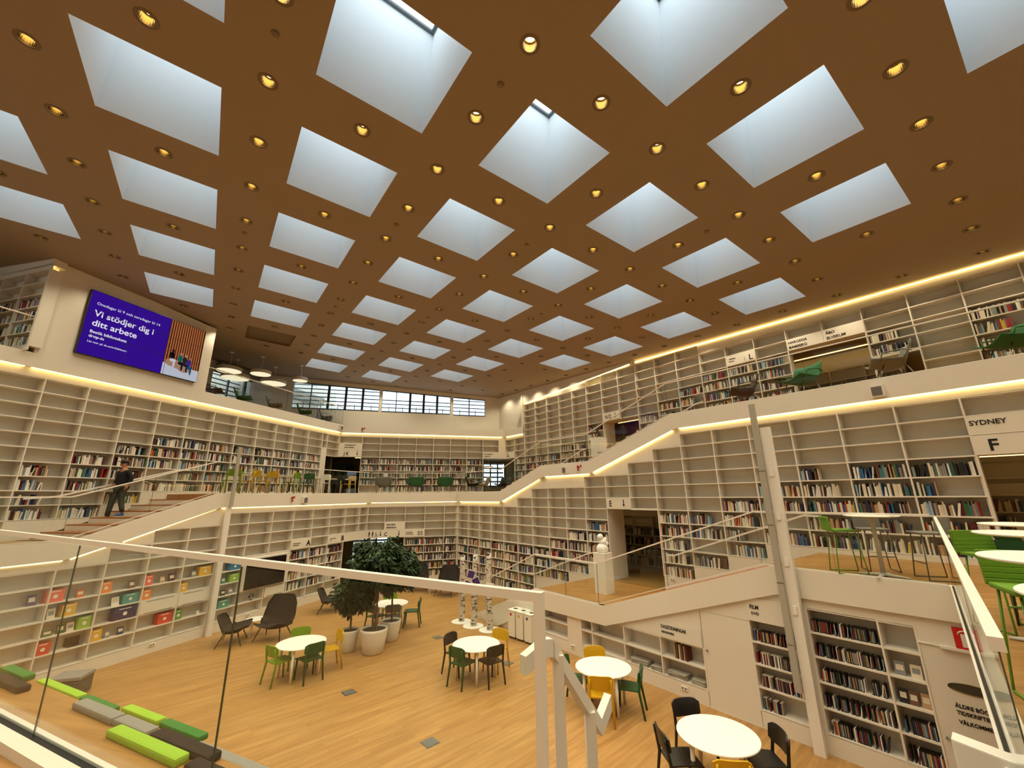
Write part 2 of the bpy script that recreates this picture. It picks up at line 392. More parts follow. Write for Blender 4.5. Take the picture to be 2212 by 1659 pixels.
# gallery at eye level: left, far and right side
g2 = [V2(PLF, 10.3, -.1), V2(PLF, 18.35, -.1), V2(PF, 3.02, -.15), V2(PE, 19.75, -.12), V2(PE, 16.0, -.12), V2(FU, 17.0, -.32), V2(FU, 20.9, -.32), V2(FC, 6.6, -.32), V2(FC, -3.0, -.32), V2(FUL, 19.4, -.32), V2(FUL, 10.8, -.32)]
mb = MB(); mb.prism(g2, -.12, .165); st(mb.build('floor', M_FLOOR2))
mb = MB(); mb.prism([V2(PLF, 0, -.1), V2(PLF, 6.95, -.1), V2(FUL, 7.3, -.32), V2(FUL, 0, -.32)], -1.25, -.985); st(mb.build('floor', M_FLOOR2))
# lower right gallery: pedestal landing, upper landing with the bar table, our own landing
mb = MB(); mb.prism([V2(PR, 10.5, -.05), V2(PR, 7.85, -.05), V2(FE, 7.85, -.32), V2(FE, 10.5, -.32)], -3.05, -2.79); st(mb.build('floor', M_FLOOR2))
mb = MB(); mb.prism([V2(PR, 3.65, -.05), V2(PR, 1.19, -.05), (2.75, 2.80), (2.75, -4), V2(FE, -9, -.32), V2(FE, 3.65, -.32)], -1.62, -1.36); st(mb.build('floor', M_FLOOR2))
mb = MB(); mb.prism([(-8.0, 5.56), (-8.0, -4), (2.70, -4), (2.70, .35), (.12, .75), (.12, 1.75)], -1.98, -1.72); st(mb.build('floor', M_FLOOR2))
# upper right gallery
mb = MB(); mb.prism([V2(PE, 13.05, -.1), V2(PE, 10.5, -.1), V2(FU, 11.2, -.32), V2(FU, 13.9, -.32)], .95, 1.19); st(mb.build('floor', M_FLOOR2))
mb = MB(); mb.prism([V2(PE, 7.0, -.1), V2(PE, -8, -.1), V2(FU, -8, -.32), V2(FU, 7.6, -.32)], 2.15, 2.41); st(mb.build('floor', M_FLOOR2))
# third level floor behind the screen wall and far window wall
mb = MB(); mb.prism([V2(PUL, 2.0, -.05), V2(PUL, 19.4, -.05), V2(FW, -3.2, -.0), V2(FW, -12, 0), V2(Fr('L', .2814, -21), 21), V2(Fr('L', .2814, -21), 2)], 3.62, 3.9); st(mb.build('floor', M_FLOOR2))
mb = MB(); mb.prism([V2(FC, -3.2, .05), V2(FC, 6.65, .05), V2(FU, 21.5, -.05), V2(FW, 7, -.2), V2(FW, -3.4, -.2)], 3.5, 3.86); st(mb.build('floor', M_WALL))

# staircases: (frame of front, t of first nosing) wooden treads on white risers
def stair(name, label, A0, A1, B0, B1, z0, z1, n, tread=M_TREAD):
    """A0->A1 front line, B0->B1 back line (xy) running from z0 up/down to z1 in n treads"""
    t = thing(name, label, 'staircase', (A0[0], A0[1], min(z0, z1))); o = Vector(t.location)
    body = MB(); dz = (z1-z0)/n
    for i in range(n):
        f0, f1 = i/n, (i+1)/n
        q = [Vector((A0[0]+(A1[0]-A0[0])*f, A0[1]+(A1[1]-A0[1])*f, 0)) for f in (f0, f1)]+[Vector((B0[0]+(B1[0]-B0[0])*f, B0[1]+(B1[1]-B0[1])*f, 0)) for f in (f1, f0)]
        zt = z0+dz*i if dz < 0 else z0+dz*(i+1)
        if dz < 0: zt = z0+dz*(i+1)
        zb = zt-.22
        body.hexa([p+Vector((0, 0, zb))-o for p in q]+[p+Vector((0, 0, zt-.035))-o for p in q])
        tr = MB(); tr.hexa([p+Vector((0, 0, zt-.035))-o for p in q]+[p+Vector((0, 0, zt))-o for p in q]); tr.build('tread', tread, t)
    body.build('riser_body', M_WALL, t)
    return t
stair('staircase', 'wooden stairs climbing left from behind the birch trunks to the statue landing', V2(PR, 10.5, -.05), V2(PR, 13.75, -.05), V2(FE, 10.5, -.02), V2(FE, 13.75, -.02), -2.79, G0, 11)
stair('staircase', 'stairs behind the pale balustrade between the statue landing and the bar table', V2(PR, 3.65, -.05), V2(PR, 7.85, -.05), V2(FE, 3.65, -.02), V2(FE, 7.85, -.02), -1.36, -2.79, 11)
stair('staircase', 'brown wooden stairs on the left gallery carrying the walking person', V2(PLF, 10.32, -.1), V2(PLF, 6.6, -.1), V2(FUL, 10.80, -.02), V2(FUL, 7.25, -.02), .165, -.985, 7)
stair('staircase', 'lower flight of the upper right gallery stairs', V2(PE, 16.0, -.1), V2(PE, 13.05, -.1), V2(FU, 16.9, -.02), V2(FU, 13.9, -.02), .165, 1.19, 7)
stair('staircase', 'upper flight of the upper right gallery stairs', V2(PE, 10.5, -.1), V2(PE, 7.0, -.1), V2(FU, 11.2, -.02), V2(FU, 7.6, -.02), 1.19, 2.41, 8)

# parapets (balcony fascias) with their outline extruded
def parapet(name, fr, top, bot, d0=-.1, d1=0, kind=True):
    ts = sorted({t for t, _ in top} | {t for t, _ in bot}); mb = MB()
    for a, b in zip(ts, ts[1:]): fr.slab(mb, a, b, pl(bot, a), pl(top, a), pl(bot, b), pl(top, b), d0, d1)
    return st(mb.build(name, M_WALL))
LT = [(-1, -.95), (6.94, -.93), (10.32, .165), (18.35, .165)]; LB = [(-1, -1.42), (6.74, -1.42), (7.83, -1.12), (10.48, -.30), (18.35, -.30)]
parapet('wall_left', PLF, LT, LB)
parapet('wall_far', PF, [(-1.56, .165), (3.06, .165)], [(-1.56, -.28), (3.06, -.28)])
RT = [(-8, 2.41), (7.0, 2.41), (10.5, 1.18), (13.05, 1.20), (16.0, .18), (19.84, .165)]; RB = [(-8, 1.96), (6.85, 1.95), (10.4, .75), (12.95, .74), (15.9, -.28), (19.84, -.28)]
parapet('wall_right', PE, RT, RB)
PT = [(1.19, -1.355), (3.65, -1.355), (7.85, -2.79), (10.53, -2.79), (13.75, -4.08), (13.9, -4.2)]; PB = [(1.19, -1.84), (3.6, -1.84), (7.78, -3.24), (10.35, -3.29), (12.4, -4.2), (13.9, -4.2)]
parapet('wall_lower_right', PR, PT, PB, -.12, .0)
# edge of our own landing that runs from the corner back towards the camera
K = PR.P(1.19, 0); E0 = Vector((2.60, 2.64, 0)); dv = (E0-K).normalized(); nv = Vector((-dv.y, dv.x, 0))
mb = MB(); mb.hexa([K+Vector((0, 0, -1.84)), E0+Vector((0, 0, -1.84)), E0-nv*.12*-1+Vector((0, 0, -1.84)), K+nv*.12+Vector((0, 0, -1.84)), K+Vector((0, 0, -1.355)), E0+Vector((0, 0, -1.355)), E0+nv*.12+Vector((0, 0, -1.355)), K+nv*.12+Vector((0, 0, -1.355))])
st(mb.build('wall_landing_edge', M_WALL))
parapet('wall_upper_left', PUL, [(-1, 3.9), (6.5, 3.9), (6.51, 3.9), (11.3, 3.9), (11.31, 3.94), (19.36, 3.90)], [(-1, 3.52), (19.36, 3.50)], -.12, 0)
parapet('wall_upper_far', PC, [(-2.95, 3.88), (6.6, 3.88)], [(-2.95, 3.48), (6.6, 3.48)], -.1, 0)
parapet('wall_upper_right', PU, [(18.86, 3.88), (20.8, 3.88)], [(18.86, 3.48), (20.8, 3.48)], -.1, 0)
# screen wall above the left bookcase, up to the ceiling
mb = MB(); PUL.slab(mb, 6.55, 11.35, 3.89, 6.75, 3.89, 6.5, -.14, -.002); PUL.slab(mb, 6.55, 6.75, 3.89, 6.75, 3.89, 6.75, -3.2, -.14); PUL.slab(mb, 11.15, 11.35, 3.89, 6.5, 3.89, 6.5, -3.2, -.14); st(mb.build('wall_screen', M_WALL))
# far window wall (openings left free)
mb = MB(); wz = lambda t: 6.36-.047*(t)-.0
top_w = lambda t: 6.52-.05*(t+5)+.25
wins = [(-5.72, -1.02, 4.87, 5), (-.86, 3.23, 4.86, 5), (3.40, 5.44, 4.82, 2)]
wt = lambda t: 6.44-.046*(t+5.7)
cur = -12
FW.slab(mb, -12, 7, 3.5, 4.83, 3.5, 4.83, -.2, 0)
for (a, b, z0, n) in wins:
    FW.slab(mb, cur, a, 4.83, 7.4, 4.83, 7.2, -.2, 0); FW.slab(mb, a, b, wt(a), 7.4, wt(b), 7.2, -.2, 0); FW.slab(mb, a, b, 4.83, z0, 4.83, z0, -.2, 0) if z0 > 4.84 else None; cur = b
FW.slab(mb, cur, 7, 4.83, 7.2, 4.83, 7.2, -.2, 0)
st(mb.build('wall_far_windows', M_WALL))
M_WFR = mat('window_frame_black', (26, 30, 34), .4)
def window(i, fr, a, b, z0, zt, n, widths=None):
    f = MB()
    fr.slab(f, a, b, z0, z0+.05, z0, z0+.05, -.14, -.06); fr.slab(f, a, b, zt(a)-.05, zt(a), zt(b)-.05, zt(b), -.14, -.06)
    g = MB()
    for k in range(n+1):
        t = a+(b-a)*k/n; wd = .03 if k in (0, n) else (.13 if k > 1 else .05); fr.slab(f, t-wd/2, t+wd/2, z0, zt(t), z0, zt(t), -.16, -.05)
    fr.slab(g, a, b, z0+.01, zt(a)-.01, z0+.01, zt(b)-.01, -.105, -.1)
    o = st(f.build('window_%d' % i, M_WFR)); g2_ = g.build('glass_pane', M_WGLASS, o)
    s = MB(); z = z0-.1
    while z < (z0+1.02 if i == 2 else zt(a)+.1):
        fr.slab(s, a-.1, b+.1, z, z+.05, z-.0, z+.05, -.60, -.53); z += .232
    for k in range(n): fr.slab(s, a+(b-a)*(k+.5)/n-.02, a+(b-a)*(k+.5)/n+.02, z0-.2, z0+.5, z0-.2, z0+.5, -.66, -.62)
    return tag(s.build('louvre_screen', mat('louvre_grey', (112, 124, 136), .6)), 'grey horizontal louvre slats outside the %s high window' % ['left', 'middle', 'right', 'recessed'][i-1], 'louvres')
for i, (a, b, z0, n) in enumerate(wins): window(i+1, FW, a, b, z0, wt, n)
FB = Fr('L', .2814, -20.0)
mb = MB(); FB.slab(mb, 2, 14.9, 3.6, 7.6, 3.6, 7.4, -.2, 0); FB.slab(mb, 14.9, 18.8, 3.6, 4.5, 3.6, 4.5, -.2, 0); FB.slab(mb, 14.9, 18.8, 6.3, 7.4, 6.3, 7.2, -.2, 0); FB.slab(mb, 18.8, 24, 3.6, 7.3, 3.6, 7.2, -.2, 0)
st(mb.build('wall_recess_back', M_WALL))
window(4, FB, 14.9, 18.8, 4.5, lambda t: 6.3, 4)
mb = MB(); FB.slab(mb, 15.0, 17.6, 6.35, 6.72, 6.35, 6.72, .0, .35); FB.slab(mb, 18.9, 22.3, 5.9, 6.5, 5.9, 6.4, .0, .5); tag(mb.build('ventilation_duct', mat('duct_grey', (150, 146, 132), .6)), 'boxed grey ventilation duct above the recessed window', 'duct')
# wall between the window wall and the end of the upper right bookcase
mb = MB(); FU.slab(mb, 18.9, 21.6, 3.86, 7, 3.86, 7, -.2, -.0); FU.slab(mb, 18.86, 19.02, 3.48, 6.5, 3.48, 6.5, -.2, .09); st(mb.build('wall_right_plain', M_WALL))
mb = MB(); FU.slab(mb, 10.95, 19.05, 5.66, 6.6, 5.23, 6.6, -.2, 0.06); FU.slab(mb, -9, 10.95, 5.0, 6.0, 5.68, 6.6, -.2, -.0); st(mb.build('wall_right_top', M_WALL))
# outer shell
mb = MB(); mb.box(-22, 22, -7.2, -7, G0, 9); mb.box(-22.2, -22, -7, 4, G0, 9); mb.box(22, 22.2, -7, 12, G0, 9); st(mb.build('wall_back', M_WALL))
mb = MB(); Fr('L', .3291, -18).slab(mb, -9, 5, G0, 3.6, G0, 3.6, -.2, 0); Fr('L', .3291, -19).slab(mb, 5, 26, G0, 3.6, G0, 3.6, -.2, 0); FL_.slab(mb, -9, 4.6, G0, -1.4, G0, -1.4, -.4, -.02); FUL.slab(mb, -9, 4.1, -1.2, 3.6, -1.2, 3.6, -.4, -.02); st(mb.build('wall_left_near', M_WALL))

# ------------------------------------------------------------------ bookcases
Lt = lambda k: 10.668+1.004*k
cols = []
for k in range(-6, 7):
    topk = {-6: -5, -5: -5, -4: -5, -3: -4, -2: -3, -1: -3}.get(k, -2)
    if k in (-6, -5, -4, -3, -2, -1): sp = [(-11, topk, 'o')]
    elif k == 0: sp = [(-11, -6, 'o'), (-5, -2, 'o')]
    elif k in (1, 2): sp = [(-11, -9, 'o'), (-6, -2, 'o'), (-3.12, -2.05, 'd')]
    elif k in (3, 5): sp = [(-11, -6, 'o'), (-5, -2, 'o')]
    elif k == 4: sp = [(-11, -2, 'o')]
    else: sp = [(-4, -2, 'o')]
    if k == 0: sp = [(-11, -2, 'o')]
    if k in (1, 2): sp = [(-11, -9, 'o'), (-6, -2, 'o')]
    if k == 3: sp = [(-11, -6, 'o'), (-5, -2, 'o')]
    if k == -2 or k == -1: sp = [(-11, -9, 'o'), (-8, topk, 'o')]
    t0, t1 = Lt(k), Lt(k+1)
    if k == 0: t0 = 10.83
    if k == 6: sp = [(-5, -2, 'o'), (G0, -2.0, 'd')]
    cols.append((t0, t1, sp))
    if k == -1: cols.append((Lt(0), 10.83, []))
cols.append((Lt(7), 18.33, [(-5, -2, 'o'), (G0, -2.0, 'd')]))
bookcase('built_in_bookcase', 'white bookcase wall with coloured display boxes, left of the ground floor', FL_, cols, [(t, z+.03) for t, z in LB], [(0, G0), (20, G0)])
# far lower
cols = [(-1.56, -.71, [(-5, -2, 'o'), (G0, -2.0, 'd')]), (-.71, .29, [(-4, -2, 'o'), (G0, -2.0, 'd')]), (.29, 1.29, [(-11, -6, 'o'), (-5, -2, 'o')]), (1.29, 2.30, [(-11, -2, 'o')]), (2.30, 3.0, [(-11, -2, 'o')])]
cols[2] = (.29, 1.29, [(-11, -6, 'o'), (-5, -2, 'o')])
bookcase('built_in_bookcase', 'white bookcase on the far ground floor wall behind the big plant', FF, cols, [(-2, -.25), (4, -.25)], [(-2, G0), (4, G0)])
# right long wall (E / F)
Et = lambda k: -.244+1.004*k
etop = {k: 4 for k in range(-6, 6)}; etop.update({6: 4, 7: 3, 8: 2, 9: 1, 10: 1, 11: 0, 12: 0, 13: 0, 14: -1})
ebot = {1: -4, 2: -4, 3: -4, 4: -4, 5: -5, 6: -6, 7: -7, 10: -7, 11: -8, 12: -9, 13: -9}
cols = []
for k in range(-8, 20):
    tp = etop.get(k, -2); bt = ebot.get(k, -11)
    if k in (12, 13): pass
    if k < 1: sp = [(3, 4, 'o'), (-1.36, .64, 'd')]
    elif k == 8: sp = [(-2, tp, 'o'), (-2.79, -.5, 'd')]
    elif k == 9: sp = [(-1, tp, 'o'), (-2.79, -.5, 'd')]
    else: sp = [(bt, tp, 'o')]
    if k < -1: sp = [(-4, 4, 'o')]
    cols.append((Et(k), Et(k+1), sp))
cols.append((Et(20), 20.2, []))
EB = [(-9, -1.5), (3.65, -1.5), (7.85, -2.9), (10.4, -2.9), (13.9, G0), (21, G0)]
bookcase('built_in_bookcase', 'long white bookcase wall with lettered doorways, lower right gallery', FE, cols, [(t, z+.12) for t, z in RB], EB)
# upper left
Ut = lambda k: 8.003+k
cols = [(Ut(k), Ut(k+1), [({-3: -3, -2: -3, -1: -2, 0: -2, 1: -1}.get(k, 0) if k > -4 else -3, 8, 'o')]) for k in range(-7, 10)]
cols += [(Ut(10), 18.37, [(6, 8, 'o')]), (18.37, 19.32, [(5, 8, 'o'), (.165, 2.15, 'd')])]
bookcase('built_in_bookcase', 'white bookcase wall on the left gallery below the video screen', FUL, cols, [(-2, 3.56), (20, 3.54)], [(-9, -1.15), (7.0, -1.15), (10.9, .05), (20, .05)])
# upper far
Ct = lambda j: -1.73+.99*j
cols = [(-2.93, -1.73, [(7, 8, 'o'), (.165, 2.15, 'd')])]+[(Ct(j), Ct(j+1), [(0, 8, 'o')]) for j in range(7)]+[(Ct(7), 6.19, [(6, 8, 'o'), (.165, 2.15, 'd')]), (6.19, 6.6, [(.165, 2.15, 'd')])]
bookcase('built_in_bookcase', 'white bookcase on the far gallery wall below the high windows', FC, cols, [(-3, 3.52), (7, 3.52)], [(-3, .05), (7, .05)])
# upper right
Wt = lambda k: .8586+k
cols = []
for k in range(-8, 19):
    tp = 13 if k <= 6 or k >= 13 else 14
    if k in (12, 13): tp = 13 if k == 13 else 14
    if k == 18: tp = 8
    bt = 1 if k >= 15 else (2 if k == 14 else 3)
    if k <= 12: bt = 3
    if k <= 9: bt = 5
    if k <= 6: bt = 6
    if k >= 16: bt = 0
    if k == 11: sp = [(9, tp, 'o'), (1.19, 3.28, 'd')]
    elif k == 10: sp = [(8, tp, 'o'), (1.19, 3.28, 'd')]
    elif k in (2, 3): sp = [(12, 13, 'o'), (2.41, 4.43, 'd')]
    elif k == 5: sp = [(6, 11, 'o'), (12, 13, 'o')]
    elif k == 1: sp = [(9, 13, 'o'), (2.41, 3.6, 'd')]
    else: sp = [(bt, tp, 'o')]
    if k <= 6 and k not in (5, 2, 3, 1): sp = [(6, tp, 'o')]
    cols.append((Wt(k), Wt(k+1), sp))
cols.append((Wt(19), 20.78, [(6, 8, 'o'), (.165, 2.15, 'd')]))
UTOP = [(-9, 5.02), (-1.3, 5.36), (10.85, 5.70), (11.1, 5.66), (18.86, 5.24), (18.87, 3.5), (21, 3.5)]
bookcase('built_in_bookcase', 'tall white bookcase wall on the upper right gallery under the ceiling', FU, cols, UTOP, [(-9, 2.3), (7.3, 2.3), (10.9, 1.1), (13.6, 1.1), (16.9, .05), (21, .05)])
# ground floor right (newspapers, films)
Rt = lambda k: .17+1.01*k
cols = [(.95, 1.745, [(G0+.02, -2.21, 'd')]), (1.745, 2.19, [(-11, -6, 'o')]), (2.19, 3.18, [(-11, -6, 'o')]), (3.18, 3.37, []), (3.37, 4.21, [(-11, -7, 'o')]), (4.21, 5.22, [(G0+.02, -2.42, 'd')]), (5.22, 6.24, [(-11, -9, 'o')]), (6.24, 7.26, [(-11, -9, 'o')]), (7.26, 8.29, [(-11, -9, 'o')]), (8.29, 8.68, [(-11, -9, 'o')]), (8.68, 9.18, []), (9.18, 10.2, [(-11, -9, 'o')]), (10.2, 10.75, [(-11, -9, 'o')]), (10.75, 13.7, [])]
cols.insert(0, (-6, .95, []))
bookcase('built_in_bookcase', 'low white bookcase wall for newspapers and films on the ground floor', FR, cols, [(-6, -1.80), (3.6, -1.80), (7.78, -3.15), (10.35, -3.2), (12.0, -3.9), (13.7, G0+.05)], [(-6, G0), (14, G0)])
for (a, b, z1, i) in ((4.22, 5.21, -2.42, 1), (.955, 1.74, -2.21, 2)):
    mb = MB(); FR.box(mb, a+.005, b-.005, G0+.02, z1-.006, -.05, -.004); d = st(mb.build('door_%d' % i, M_WALL))
    h = MB(); hx = b-.08 if i == 1 else b-.07
    p0 = FR.P(hx, -3.15 if i == 1 else -3.40, 0)
    h.tube([p0, p0+FR.out*.05], .012); h.tube([p0+FR.out*.045, p0+FR.out*.045+FR.xdir*.12], .01) if i == 2 else h.ball(p0+FR.out*.03, .02)
    h.build('door_handle', M_STEEL, d)
mb = MB(); FR.box(mb, 1.0, 1.5, -2.225, -2.19, 0, .05); tag(mb.build('door_closer', M_WHITE), 'white door closer bar under the red fire sign', 'door closer')

# ------------------------------------------------------------------ books on the shelves
def rows(fr, t0, t1, ks, f=(.6, 1.0), **k):
    for q in ks:
        if random.random() < .05: continue
        fill(fr, t0, t1, q, random.uniform(*f), **k)
rowname = lambda top, q: ['top', 'second', 'third', 'fourth', 'fifth', 'sixth', 'seventh'][top-q]
# upper left gallery
for k, rr in {-4: [1, 0, -1, -2], -3: [1, 0, -1, -2], -2: [1, 0, -1, -2], -1: [1, 0, -1, -2], 0: [2, 1, 0, -2], 1: [3, 2, 1, -1], 2: [4, 3, 2, 0], 3: [4, 3, 2, 1, 0], 4: [4, 3, 2, 1, 0], 5: [4, 3, 2, 1, 0], 6: [4, 3, 2, 1, 0], 7: [4, 3, 2, 1, 0], 8: [4, 3, 2, 1, 0], 9: [4, 3, 2, 1, 0]}.items():
    for q in rr:
        if k in (-1, -2) : fill(FUL, Ut(k), Ut(k+1), q, random.uniform(.5, .75), tint=dict(cream=14, white=12))
        else: fill(FUL, Ut(k), Ut(k+1), q, random.uniform(.8, .98))
for j in range(7):
    for q in (4, 3, 2, 1, 0):
        if (j, q) == (0, 0): continue
        fill(FC, Ct(j), Ct(j+1), q, random.uniform(.65, .98), tint=dict(red=6, maroon=5) if q > 2 and j in (3, 5, 6) else None)
# upper right gallery
for k in range(-4, 20):
    if k in (10, 11, 2, 3, 0) or k == 19: continue
    fl = .165 if k >= 15 else (1.19 if k >= 10 else 2.41)
    tp = {19: 4, 18: 4, 17: 4, 16: 4, 15: 4, 14: 5, 13: 5, 12: 7, 9: 7, 8: 8, 7: 9}.get(k, 10)
    lo = {18: 0, 17: 0, 16: 0, 15: 1, 14: 2, 13: 3, 12: 6, 9: 5, 8: 5, 7: 6}.get(k, 6)
    if k == 1: lo = 9
    for q in range(lo, tp+1):
        if k == 5 and q == 11: continue
        fill(FU, Wt(k), Wt(k+1), q, random.uniform(.55, .95), gap=random.choice([0, 0, 0, .1]))
# long wall: the nearest bays carry individual books
def ebay(k):
    return {1: 'bay beside the F doorway', 2: 'second bay from the F doorway', 3: 'third bay from the F doorway', 4: 'bay behind the white pole', 5: 'bay just left of the white pole'}.get(k, '')
spec = {1: {0: .97, -1: .33, -2: .86, -3: .9, -4: .95}, 2: {0: .97, -1: .95, -2: .88, -3: .75, -4: .97}, 3: {0: .4, -1: .72, -2: .97, -3: .95, -4: .97}, 4: {-1: .95, -2: .95, -4: .95}, 5: {-2: .97, -3: .97, -4: .45, -5: .7},
        6: {-3: .6, -4: .95, -6: .95}, 7: {-3: .97, -4: .95, -5: .95, -6: .8, -7: .97}, 10: {-4: .97, -5: .97, -6: .97, -7: .9}, 11: {-5: .9, -6: .97, -7: .95, -8: .9}, 12: {-6: .9, -7: .5, -8: .9, -9: .9}, 13: {-7: .9, -8: .95, -9: .9}}
for k, d in spec.items():
    for q, f in d.items(): fill(FE, Et(k), Et(k+1), q, f, bay=ebay(k), row=rowname(0 if k < 4 else (-1 if k == 4 else -2), q) if k <= 5 else '', gap=.2 if (k, q) == (5, -5) else 0)
for k in (0, -1):
    pass
for k in range(14, 20):
    for q in range(-11, -6): fill(FE, Et(k), Et(k+1), q, random.uniform(.85, .98))
for a, b in ((.29, 1.29), (1.29, 2.30), (2.30, 3.0)):
    for q in range(-11, -6): fill(FF, a, b, q, random.uniform(.9, .98))
for k in (3, 4, 5):
    for q in ((-11+1, -9, -8, -7) if k != 4 else (-10, -9, -8, -7)): fill(FL_, Lt(k), Lt(k+1), q, random.uniform(.7, .97))
# films
dspec = [(3.37, 4.21, 'bay under the FILM sign', {-8: .97, -9: .97, -10: .97, -11: .42}, -8), (2.19, 3.18, 'bay right of the white pole', {-7: .97, -8: .97, -9: .97, -10: .97, -11: .78}, -7), (1.745, 2.19, 'narrow bay beside the lettered door', {-10: .95, -11: .95}, -10)]
for a, b, nm, d, tp in dspec:
    for q, f in d.items(): fill(FR, a, b, q, f, bay=nm, row=rowname(tp, q), style='dvd')

def place_books(lst, n, mesh_fn, kind, cat, stuffname, stufflabel, pred):
    cand = sorted([b for b in lst if b['bay'] and pred(b)], key=lambda b: b['dist'])[:n]
    ids = set(id(b) for b in cand)
    for b in cand:
        me = mesh_fn(b['c']); nm = kind
        o = inst(nm, me, None, b['p'], (0, 0, 0), (b['w'], b['d'], b['h']))
        o.rotation_euler = (Matrix.Rotation(b['rz'], 3, 'Z') @ Matrix.Rotation(b['lean'], 3, 'Y')).to_euler()
        noun = 'book' if kind == 'book' else 'film case'
        tag(o, f"{b['c']} {noun}, {ordn(b['i'])} from left, {b['row']} shelf, {b['bay']}", cat, f"{noun}s on the {b['row']} filled shelf, {b['bay']}")
    rest = [b for b in lst if id(b) not in ids]; mb = MB()
    for b in rest:
        M = Matrix.Translation(b['p']) @ Matrix.Rotation(b['rz'], 4, 'Z') @ Matrix.Rotation(b['lean'], 4, 'Y')
        i = BK.index(b['c']); w_, d_, h_ = b['w']/2*.96, b['d'], b['h']
        p = [M @ Vector(q) for q in [(-w_, 0, 0), (w_, 0, 0), (w_, d_, 0), (-w_, d_, 0), (-w_, 0, h_), (w_, 0, h_), (w_, d_, h_), (-w_, d_, h_)]]
        mb.add(p, [(0, 1, 5, 4), (1, 2, 6, 5), (3, 0, 4, 7)], i); mb.add([p[4], p[5], p[6], p[7]], [(0, 1, 2, 3)], len(BK))
    o = mb.build(stuffname, [BM[c] for c in BK]+[M_PAGE], recalc=False); o['kind'] = 'stuff'; tag(o, stufflabel, 'books')
place_books(BOOKS, 300, book_mesh, 'book', 'book', 'rows_of_books', 'rows of colourful books filling the more distant white shelves', lambda b: True)
place_books(DVDS, 300, dvd_mesh, 'disc_case', 'film case', 'rows_of_disc_cases', 'remaining film cases on the ground floor film shelves', lambda b: True)

# ------------------------------------------------------------------ LED strips under the parapets
def led(fr, pts, label):
    mb = MB()
    for (a, za), (b, zb) in zip(pts, pts[1:]): fr.slab(mb, a+.02, b-.02, za-.010, za+.006, zb-.010, zb+.006, -.075, -.045)
    return tag(mb.build('led_strip', M_LED), label, 'light strip', 'warm light strips under the balcony edges')
led(PLF, [(3, -1.435), (6.74, -1.435)], 'warm light strip low on the left balcony, level part'); led(PLF, [(6.85, -1.42), (7.83, -1.135)], 'short sloping warm light strip under the left balcony'); led(PLF, [(7.9, -1.12), (10.42, -.325)], 'long sloping warm light strip under the left stairs')
led(PLF, [(10.55, -.315), (18.15, -.315)], 'level warm light strip above the A and B signs')
led(PF, [(-1.45, -.295), (2.95, -.295)], 'warm light strip above the far ground floor bookcase')
led(PE, [(16.1, -.295), (19.6, -.295)], 'short level warm light strip at the far end of the right balcony'); led(PE, [(13.05, .71), (15.85, -.27)], 'sloping warm light strip under the lower flight of right stairs')
led(PE, [(10.5, .73), (12.9, .725)], 'level warm light strip under the right stair landing'); led(PE, [(6.95, 1.905), (10.3, .76)], 'sloping warm light strip under the upper flight of right stairs'); led(PE, [(-6, 1.945), (6.75, 1.935)], 'long warm light strip under the upper right balcony')
led(PUL, [(-1, 3.505), (6.5, 3.505)], 'warm light strip over the far left bookcase bays'); led(PUL, [(6.6, 3.505), (19.25, 3.485)], 'warm light strip below the video screen')
led(PC, [(-2.85, 3.465), (6.4, 3.465)], 'warm light strip below the high window wall'); led(PU, [(18.95, 3.465), (20.65, 3.465)], 'short warm light strip right of the far window wall')
led(PU, [(11.08, 5.64), (18.8, 5.21)], 'sloping warm light strip under the ceiling, farther one'); led(PU, [(-3, 5.27), (-1.3, 5.33), (10.8, 5.66)], 'sloping warm light strip under the ceiling, nearer one')

# ------------------------------------------------------------------ rooms seen through the doorways
def backroom(name, fr, t0, t1, z0, z1, deep, m, m2=None):
    mb = MB(); fr.box(mb, t0, t1, z0, z1, -deep-.1, -deep); fr.box(mb, t0-.1, t0, z0, z1, -deep, -.34); fr.box(mb, t1, t1+.1, z0, z1, -deep, -.34); fr.box(mb, t0, t1, z1, z1+.1, -deep, -.33)
    if z0 > G0+.05: fr.box(mb, t0, t1, z0-.1, z0, -deep, -.33)
    return st(mb.build(name, m))
def jambs(fr, t0, t1, z0, z1, name, d=.6):
    mb = MB(); fr.box(mb, t0-.04, t0, z0, z1, -d, -.031); fr.box(mb, t1, t1+.04, z0, z1, -d, -.031); fr.box(mb, t0, t1, z1, z1+.04, -d, -.031); return st(mb.build(name, M_WALL))
backroom('wall_corridor_e', FE, 6.3, 13.4, -2.79, -.3, 3.6, M_OLIVEWALL); jambs(FE, 7.79, 9.79, -2.79, -.5, 'trim_1', .9)
backroom('wall_room_f', FE, -2.5, 1.2, -1.36, .75, 3.2, M_OLIVEWALL); jambs(FE, -.24, .76, -1.36, .64, 'trim_2', .4)
backroom('wall_room_no', FU, 10.0, 15.6, 1.19, 3.45, 2.5, M_OLIVEWALL); jambs(FU, 10.87, 12.86, 1.19, 3.28, 'trim_3', .8)
backroom('wall_room_hargeisa', FU, 1.9, 7.4, 2.41, 4.6, 2.6, M_OLIVEWALL); jambs(FU, 2.87, 4.86, 2.41, 4.43, 'trim_4', .3)
backroom('wall_room_jk', FC, -3.6, -1.0, .165, 2.3, 2.6, M_DKWALL)
backroom('wall_room_jk_side', FUL, 17.8, 19.2, .165, 2.3, 2.2, M_DKWALL)
